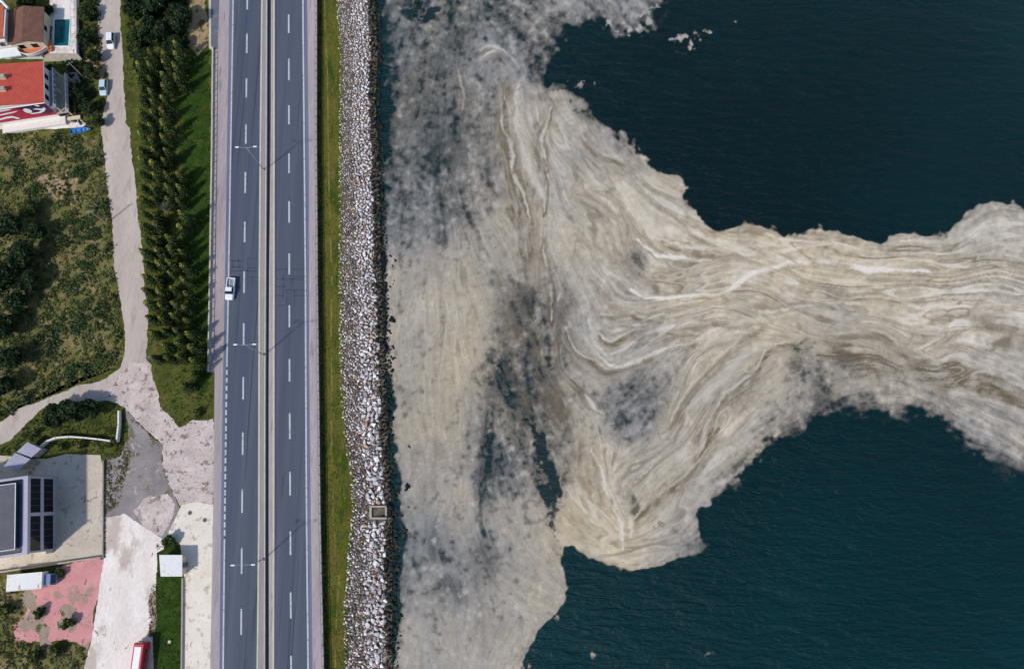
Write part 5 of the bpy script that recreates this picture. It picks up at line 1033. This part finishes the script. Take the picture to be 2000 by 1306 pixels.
sheet('house_forecourt', [(-20, 240), (60, 246), (94, 240), (122, 230), (150, 226), (168, 242), (160, 248), (104, 252), (40, 250), (-20, 256)], .05, M['yard'], rough=.1)
sheet('side_court', [(110, 146), (150, 140), (156, 160), (140, 170), (136, 226), (118, 232), (108, 180)], .02, M['grey_pave'], rough=.2)

# brown-roofed house with the rounded white balcony
o, e, i, roof = house('brown_roofed_house', 'house with brown tiled roof and rounded white balcony beside the pool', (87, 15), (84, 83), 8.6, 4.7, 1.1, 'ns', M['brown_tiles'], M['wall_cream'])
xe, ys, yn, xw = i[2].x, i[2].y, i[1].y, i[3].x
arc = [(xw+.2+(xe-xw)*t, ys-.2-1.9*math.sin(math.pi*min(1, t*.86+.08))) for t in [k/12 for k in range(13)]]
bal = MB().prism([(xw+.2, ys+.05)]+arc+[(xe+.2, ys+.05)], 1.95, 2.2).build('balcony', M['orange_wall'], o)
pr = MB()
for a, b in zip(arc[:-1], arc[1:]): pr.tube((a[0], a[1], 3.1), (b[0], b[1], 3.1), .09, .09, 5).hexa([(a[0], a[1], 2.2), (b[0], b[1], 2.2), (b[0], b[1]+.12, 2.2), (a[0], a[1]+.12, 2.2)], [(a[0], a[1], 3.05), (b[0], b[1], 3.05), (b[0], b[1]+.12, 3.05), (a[0], a[1]+.12, 3.05)])
pr.build('parapet', M['white_paint'], bal)
for k in range(2): window(o, (xw+2.0+k*3.2, ys, 3.3), 1.6, 1.5, 's')
window(o, (xe, (ys+yn)/2, 3.4), 1.4, 1.1, 'e'); window(o, (xe, (ys+yn)/2, 1.2), 1.4, 1.2, 'e'); window(o, (xw+2.6, ys, 1.0), 2.4, 1.4, 's')
MB().box(xe-.2, xe+.8, ys-.8, ys+2, 0, 2.0).build('stair_block', M['orange_wall'], o)
terr = thing('garden_terrace', 'white walled terrace in front of the brown-roofed house', 'terrace', G(52, 108, -.05))
MB().box(-5.2, 4.4, -.9, 1.2, 0, .7).build('slab', M['concrete'], terr); MB().box(-5.2, 4.4, -1.1, -.9, 0, 1.5).build('parapet', M['white_paint'], terr); MB().box(4.4, 4.6, -1.1, 1.2, 0, 1.5).build('parapet', M['white_paint'], terr)

# orange-roofed house cut by the left edge
o, e, i, roof = house('orange_roofed_house', 'orange-roofed house with white stepped parapets at the top left corner', (8, 10), (8, 76), 14, 6.8, 1.2, 'ns', M['orange_tiles'], M['wall_white'])
xe, ys, yn = e[2].x, e[2].y, e[1].y
for a, b in (((xe-.4, yn+.9), (xe+1.1, yn-1.3)), ((xe-2.5, yn+1.5), (xe-.4, yn+.9)), ((xe+.1, ys+.4), (xe+.5, yn-1.6))):
    MB().tube((a[0], a[1], 7.0), (b[0], b[1], 7.0), .32 if a[1] > yn else .16, None, 6).build('parapet', M['white_paint'], roof)
MB().hexa([(xe-5, ys-.4, 6.2), (xe+.1, ys-.4, 6.2), (xe+.1, ys+.1, 6.2), (xe-5, ys+.1, 6.2)], [(xe-5, ys-.4, 6.7), (xe+.1, ys-.4, 6.7), (xe+.1, ys+.1, 6.7), (xe-5, ys+.1, 6.7)]).build('cornice', M['white_paint'], o)
MB().hexa([(xe-5, ys-2.2, 2.8), (xe+1.6, ys-2.2, 2.8), (xe+.4, ys+.3, 2.8), (xe-5, ys+.3, 2.8)], [(xe-5, ys-2.2, 3.1), (xe+1.6, ys-2.2, 3.1), (xe+.4, ys+.3, 3.1), (xe-5, ys+.3, 3.1)]).build('balcony', M['white_paint'], o)
for k in range(2): window(o, (i[2].x-1.6-2.4*k, i[2].y, 4.6), 1.3, 1.6, 's')

# swimming pool and its raised deck
pl = thing('swimming_pool', 'rectangular teal swimming pool set in a pale raised deck', 'pool', G(122, 66, -.05)); L_ = lambda x, y, z: G(x, y, z)-pl.location
zd = 1.3
outer = [(97, -60), (149, -60), (149, 104), (97, 104)]; hole = [(106, 38), (138, 37), (135, 91), (104, 91)]
ob = [L_(x, y, zd) for x, y in outer]; hb = [L_(x, y, zd) for x, y in hole]; dn = Vector((0, 0, -zd)); wd = Vector((0, 0, -.5))
mb = MB(); mb.add(ob+hb+[q+dn for q in ob]+[q+wd for q in hb], [(0, 1, 5, 4), (1, 2, 6, 5), (2, 3, 7, 6), (3, 0, 4, 7), (0, 8, 9, 1), (1, 9, 10, 2), (2, 10, 11, 3), (3, 11, 8, 0), (4, 5, 13, 12), (5, 6, 14, 13), (6, 7, 15, 14), (7, 4, 12, 15)]); mb.build('deck', M['yard'], pl)
for a, b in zip(hb, hb[1:]+hb[:1]): MB().tube(a+Vector((0, 0, .02)), b+Vector((0, 0, .02)), .16, .16, 4).build('coping', M['white_paint'], pl)
def pool_mat():
    m, nt, b = new_mat('pool_water'); v = coords(nt); nt.links.new(ramp(nt, noise_node(nt, v, .5, 4), [(.3, lin((6, 78, 92))), (.7, lin((10, 104, 104)))]), b.inputs['Base Color']); b.inputs['Roughness'].default_value = .08; bump(nt, b, noise_node(nt, v, 2.5, 3), .15, .05); return m
mb = MB(); mb.add([q+Vector((0, 0, -.22)) for q in hb], [(0, 1, 2, 3)]); mb.build('water', pool_mat(), pl)
MB().hexa([L_(84, 121, 0), L_(162, 118, 0), L_(151, 104, 0), L_(94, 104, 0)], [L_(88, 108, zd*.9), L_(152, 106, zd*.9), L_(149, 103, zd*.9), L_(96, 103, zd*.9)]).build('retaining_wall', M['concrete'], pl)
a, b = L_(141, 5, zd), L_(141, 100, zd)
for k in range(7): q = a.lerp(b, k/6); MB().box(q.x-.05, q.x+.05, q.y-.05, q.y+.05, zd, zd+.9).build('fence_post', M['white_paint'], pl)
MB().tube(a+Vector((0, 0, .9)), b+Vector((0, 0, .9)), .05, .05, 5).build('hand_rail', M['white_paint'], pl)
for px, py in ((100, 58), (99, 74)):
    q = L_(px, py, zd); s = MB().box(q.x-.3, q.x+.3, q.y-.8, q.y+.8, zd+.2, zd+.3).build('sun_bed', M['dark_steel'], pl)

# modern block with glazed east front
def modern_block():
    se, ne = G(106, 1074, 0), G(106, 932, 0); o = thing('modern_block', 'flat-roofed modern building with dark glazed front at the lower left edge', 'building', ((se.x+ne.x)/2, (se.y+ne.y)/2, -.05), math.atan2(se.x-ne.x, ne.y-se.y)); D = (ne-se).length/2; W = -26.0; H = 8.8
    MB().box(W, -.25, -D, D, 0, H-.5).build('wall', M['wall_white'], o)
    MB().box(W, -.6, -D+.4, D-.4, H-.5, H-.15).build('roof', M['roof_grey'], o)
    for x0, x1, y0, y1 in ((-1.0, .15, -D-.15, D+.15), (W, -1.0, -D-.15, -D+.35), (W, -1.0, D-.35, D+.15)): MB().box(x0, x1, y0, y1, H-.52, H+.12).build('parapet', M['lavender_grey'], o)
    ph = MB().box(W, -1.75, -D+1.3, D-1.3, H-.15, H+1.0).build('penthouse', M['teal_glass'], o)
    MB().box(W, -1.6, -D+1.1, D-1.1, H+1.0, H+1.15).build('penthouse_roof', M['roof_grey'], ph)
    for x0, x1, y0, y1 in ((-1.72, -1.6, -D+1.1, D-1.1), (W, -1.72, -D+1.1, -D+1.22), (W, -1.72, D-1.22, D-1.1)): MB().box(x0, x1, y0, y1, H+1.15, H+1.22).build('roof_trim', M['white_paint'], ph)
    for x0, x1, y0, y1 in ((-1.12, -1.04, -D+.5, D-.5),):
        MB().box(x0, x1, y0, y1, H+.25, H+.33).build('roof_rail', M['teal_metal'], o)
    for z0, z1 in ((.5, 3.75), (4.75, 8.0)):
        for s in (-1, 1):
            a, b = (-D+.35, -.35) if s < 0 else (.35, D-.35)
            fr = MB().box(-.26, .02, a, b, z0, z1).build('window_frame', M['dark_steel'], o)
            n_ = 5
            for k in range(n_):
                y0 = a+(b-a)*k/n_+.06; y1 = a+(b-a)*(k+1)/n_-.06
                MB().box(.021, .05, y0, y1, z0+.1, z1-.1).build('pane', M['window_glass'], fr)
    for z0, z1 in ((-.0, .5), (3.75, 4.75), (8.0, H-.53)): MB().box(-.27, .12, -D, D, z0, z1).build('floor_band', M['lavender_grey'], o)
    for y in (-D, -.35, D-.35): MB().box(-.28, .10, y+.002, y+.348 if y != -.35 else .35, .5, 8.0).build('pier', M['lavender_grey'], o)
    MB().box(-1.2, -.2, -D-.5, -D-.02, 0, 2.6).build('porch', M['wall_cream'], o)
modern_block()
tc = sheet('terrace_slab', [(-60, 884), (90, 896), (130, 886), (160, 887), (196, 888), (200, 910), (199, 1000), (199, 1087), (100, 1100), (-60, 1122), (-60, 1000)], .10, M['terrace'], depth=.3, rough=.03)
o = thing('low_terrace_wall', 'low concrete wall along the southern edge of the terrace', 'wall')
for a, b in (((-60, 1127), (70, 1108)), ((70, 1108), (200, 1089))):
    p, q = G(*a, 0), G(*b, 0); n_ = Vector((0, .35, 0)); MB().hexa([p, q, q+n_, p+n_], [v+Vector((0, 0, .75)) for v in (p, q, q+n_, p+n_)]).build('wall_section', M['concrete'], o)
o = thing('low_terrace_kerb', 'low concrete kerb wall along the east edge of the terrace', 'wall'); p, q = G(201, 1088, 0), G(202, 900, 0)
MB().hexa([p, p+Vector((.25, 0, 0)), q+Vector((.25, 0, 0)), q], [v+Vector((0, 0, .45)) for v in (p, p+Vector((.25, 0, 0)), q+Vector((.25, 0, 0)), q)]).build('wall_section', M['concrete'], o)

# tin-roofed shed, in two stepped bays
o = thing('tin_shed', 'small shed with two stepped grey tin roofs beside the terrace', 'shed', G(46, 900, -.05)); L_ = lambda x, y, z: G(x, y, z)-o.location
for q4 in ([(7, 911), (36, 917), (60, 896), (30, 884)], [(33, 882), (62, 893), (81, 876), (54, 863)]):
    top = [L_(x, y, 2.6) for x, y in q4]; c = sum(top, Vector())/4
    MB().prism([((q.x-c.x)*.9+c.x, (q.y-c.y)*.9+c.y) for q in top], 0, 2.5).build('wall', M['concrete'], o)
    rf = MB().hexa(top, [q+Vector((0, 0, .10)) for q in top]).build('tin_roof', M['tin'], o)
    for k in range(1, 5):
        a, b = top[0].lerp(top[1], k/5), top[3].lerp(top[2], k/5); MB().tube(a+Vector((0, 0, .11)), b+Vector((0, 0, .11)), .04, .04, 4).build('seam', M['tin'], rf)

# white garden wall
o = thing('garden_wall', 'white rendered wall bending round the dark garden trees by the junction', 'wall')
pts = [(84, 872), (96, 862), (114, 855), (140, 853), (168, 855), (196, 858), (232, 863), (236, 830), (236, 803)]
for a, b in zip(pts[:-1], pts[1:]):
    p, q = G(*a, 0), G(*b, 0); d = (q-p).normalized(); n_ = Vector((-d.y, d.x, 0))*.17; ex = d*.05
    MB().hexa([p-n_-ex, q-n_+ex, q+n_+ex, p+n_-ex], [v+Vector((0, 0, 1.1)) for v in (p-n_-ex, q-n_+ex, q+n_+ex, p+n_-ex)]).build('wall_section', M['wall_white'], o)

# kiosk, plot wall, manholes, outfall
o = thing('kiosk', 'white flat-roofed kiosk with rust stains at the head of the grass plot', 'kiosk', G(345, 1098, -.05)); L_ = lambda x, y, z: G(x, y, z)-o.location
top = [L_(314, 1125, 2.7), L_(356, 1125, 2.7), L_(356, 1083, 2.7), L_(311, 1083, 2.7)]; c = sum(top, Vector())/4
MB().prism([((q.x-c.x)*.88+c.x, (q.y-c.y)*.88+c.y) for q in top], 0, 2.58).build('wall', M['wall_cream'], o)
MB().hexa([q-Vector((0, 0, .12)) for q in top], [q+Vector((0, 0, .06)) for q in top]).build('roof', M['rusty_white'], o)
e_ = max(q.x for q in top)*.88+c.x*.12; MB().box(e_-.02, e_+.03, c.y-.5, c.y+.5, .1, 2.1).build('door', M['grey_plastic'], o); MB().box(c.x-.8, c.x+.8, c.y-(top[2].y-top[1].y)*.44-.03, c.y-(top[2].y-top[1].y)*.44+.02, 1.0, 2.0).build('window_glass', M['window_glass'], o)
o = thing('plot_wall', 'narrow dark wall between the grass plot and the cream roadside slab', 'wall')
for a, b in (((356.5, 1128), (356, 1200)), ((356, 1200), (355, 1290)), ((355, 1290), (354, 1400))):
    p, q = G(*b, 0), G(*a, 0); n_ = Vector((.28, 0, 0)); MB().hexa([p, p+n_, q+n_, q], [v+Vector((0, 0, .5)) for v in (p, p+n_, q+n_, q)]).build('wall_section', M['concrete'], o)
for px, py, lab in ((371, 1001, 'round manhole cover with pale rim on the roadside slab'), (400, 1015, 'dark manhole cover on the roadside slab nearest the highway')):
    p = G(px, py, .012); o = thing('manhole_cover', lab, 'manhole', p, 0, 'manholes in the roadside slab')
    MB().tube((0, 0, 0), (0, 0, .03), .5, .5, 16).build('rim', M['concrete'], o); MB().tube((0, 0, .03), (0, 0, .05), .38, .38, 16).build('lid', M['dark_steel'], o)
o = thing('stone_block', 'small pale block lying on the grass plot', 'block', G(332, 1252, -.03)); MB().hexa([(-.35, -.3, 0), (.3, -.35, 0), (.38, .3, 0), (-.3, .35, 0)], [(-.3, -.25, .4), (.25, -.3, .35), (.3, .25, .42), (-.25, .3, .38)]).build('stone', M['wall_cream'], o, bevel=.05)
o = thing('drain_outfall', 'square concrete drain outfall set into the boulders', 'outfall', G(739, 1002, -2.7)); L_ = lambda x, y, z: G(x, y, z)-o.location
pz = -1.75
def wallbox(nm, x0, y0, x1, y1, m_='concrete', za=-3.2, zb=pz): MB().hexa([L_(x0, y1, za), L_(x1, y1, za), L_(x1, y0, za), L_(x0, y0, za)], [L_(x0, y1, zb), L_(x1, y1, zb), L_(x1, y0, zb), L_(x0, y0, zb)]).build(nm, M[m_], o)
wallbox('side_wall', 722, 987, 755, 990.5); wallbox('side_wall', 722, 1010, 755, 1013.5); wallbox('back_wall', 721, 990.8, 726, 1009.7); wallbox('front_wall', 752, 990.8, 755.5, 1009.7, 'concrete', -3.2, -2.3); wallbox('floor', 726.2, 990.8, 751.8, 1009.7, 'mud', -3.3, -2.9)
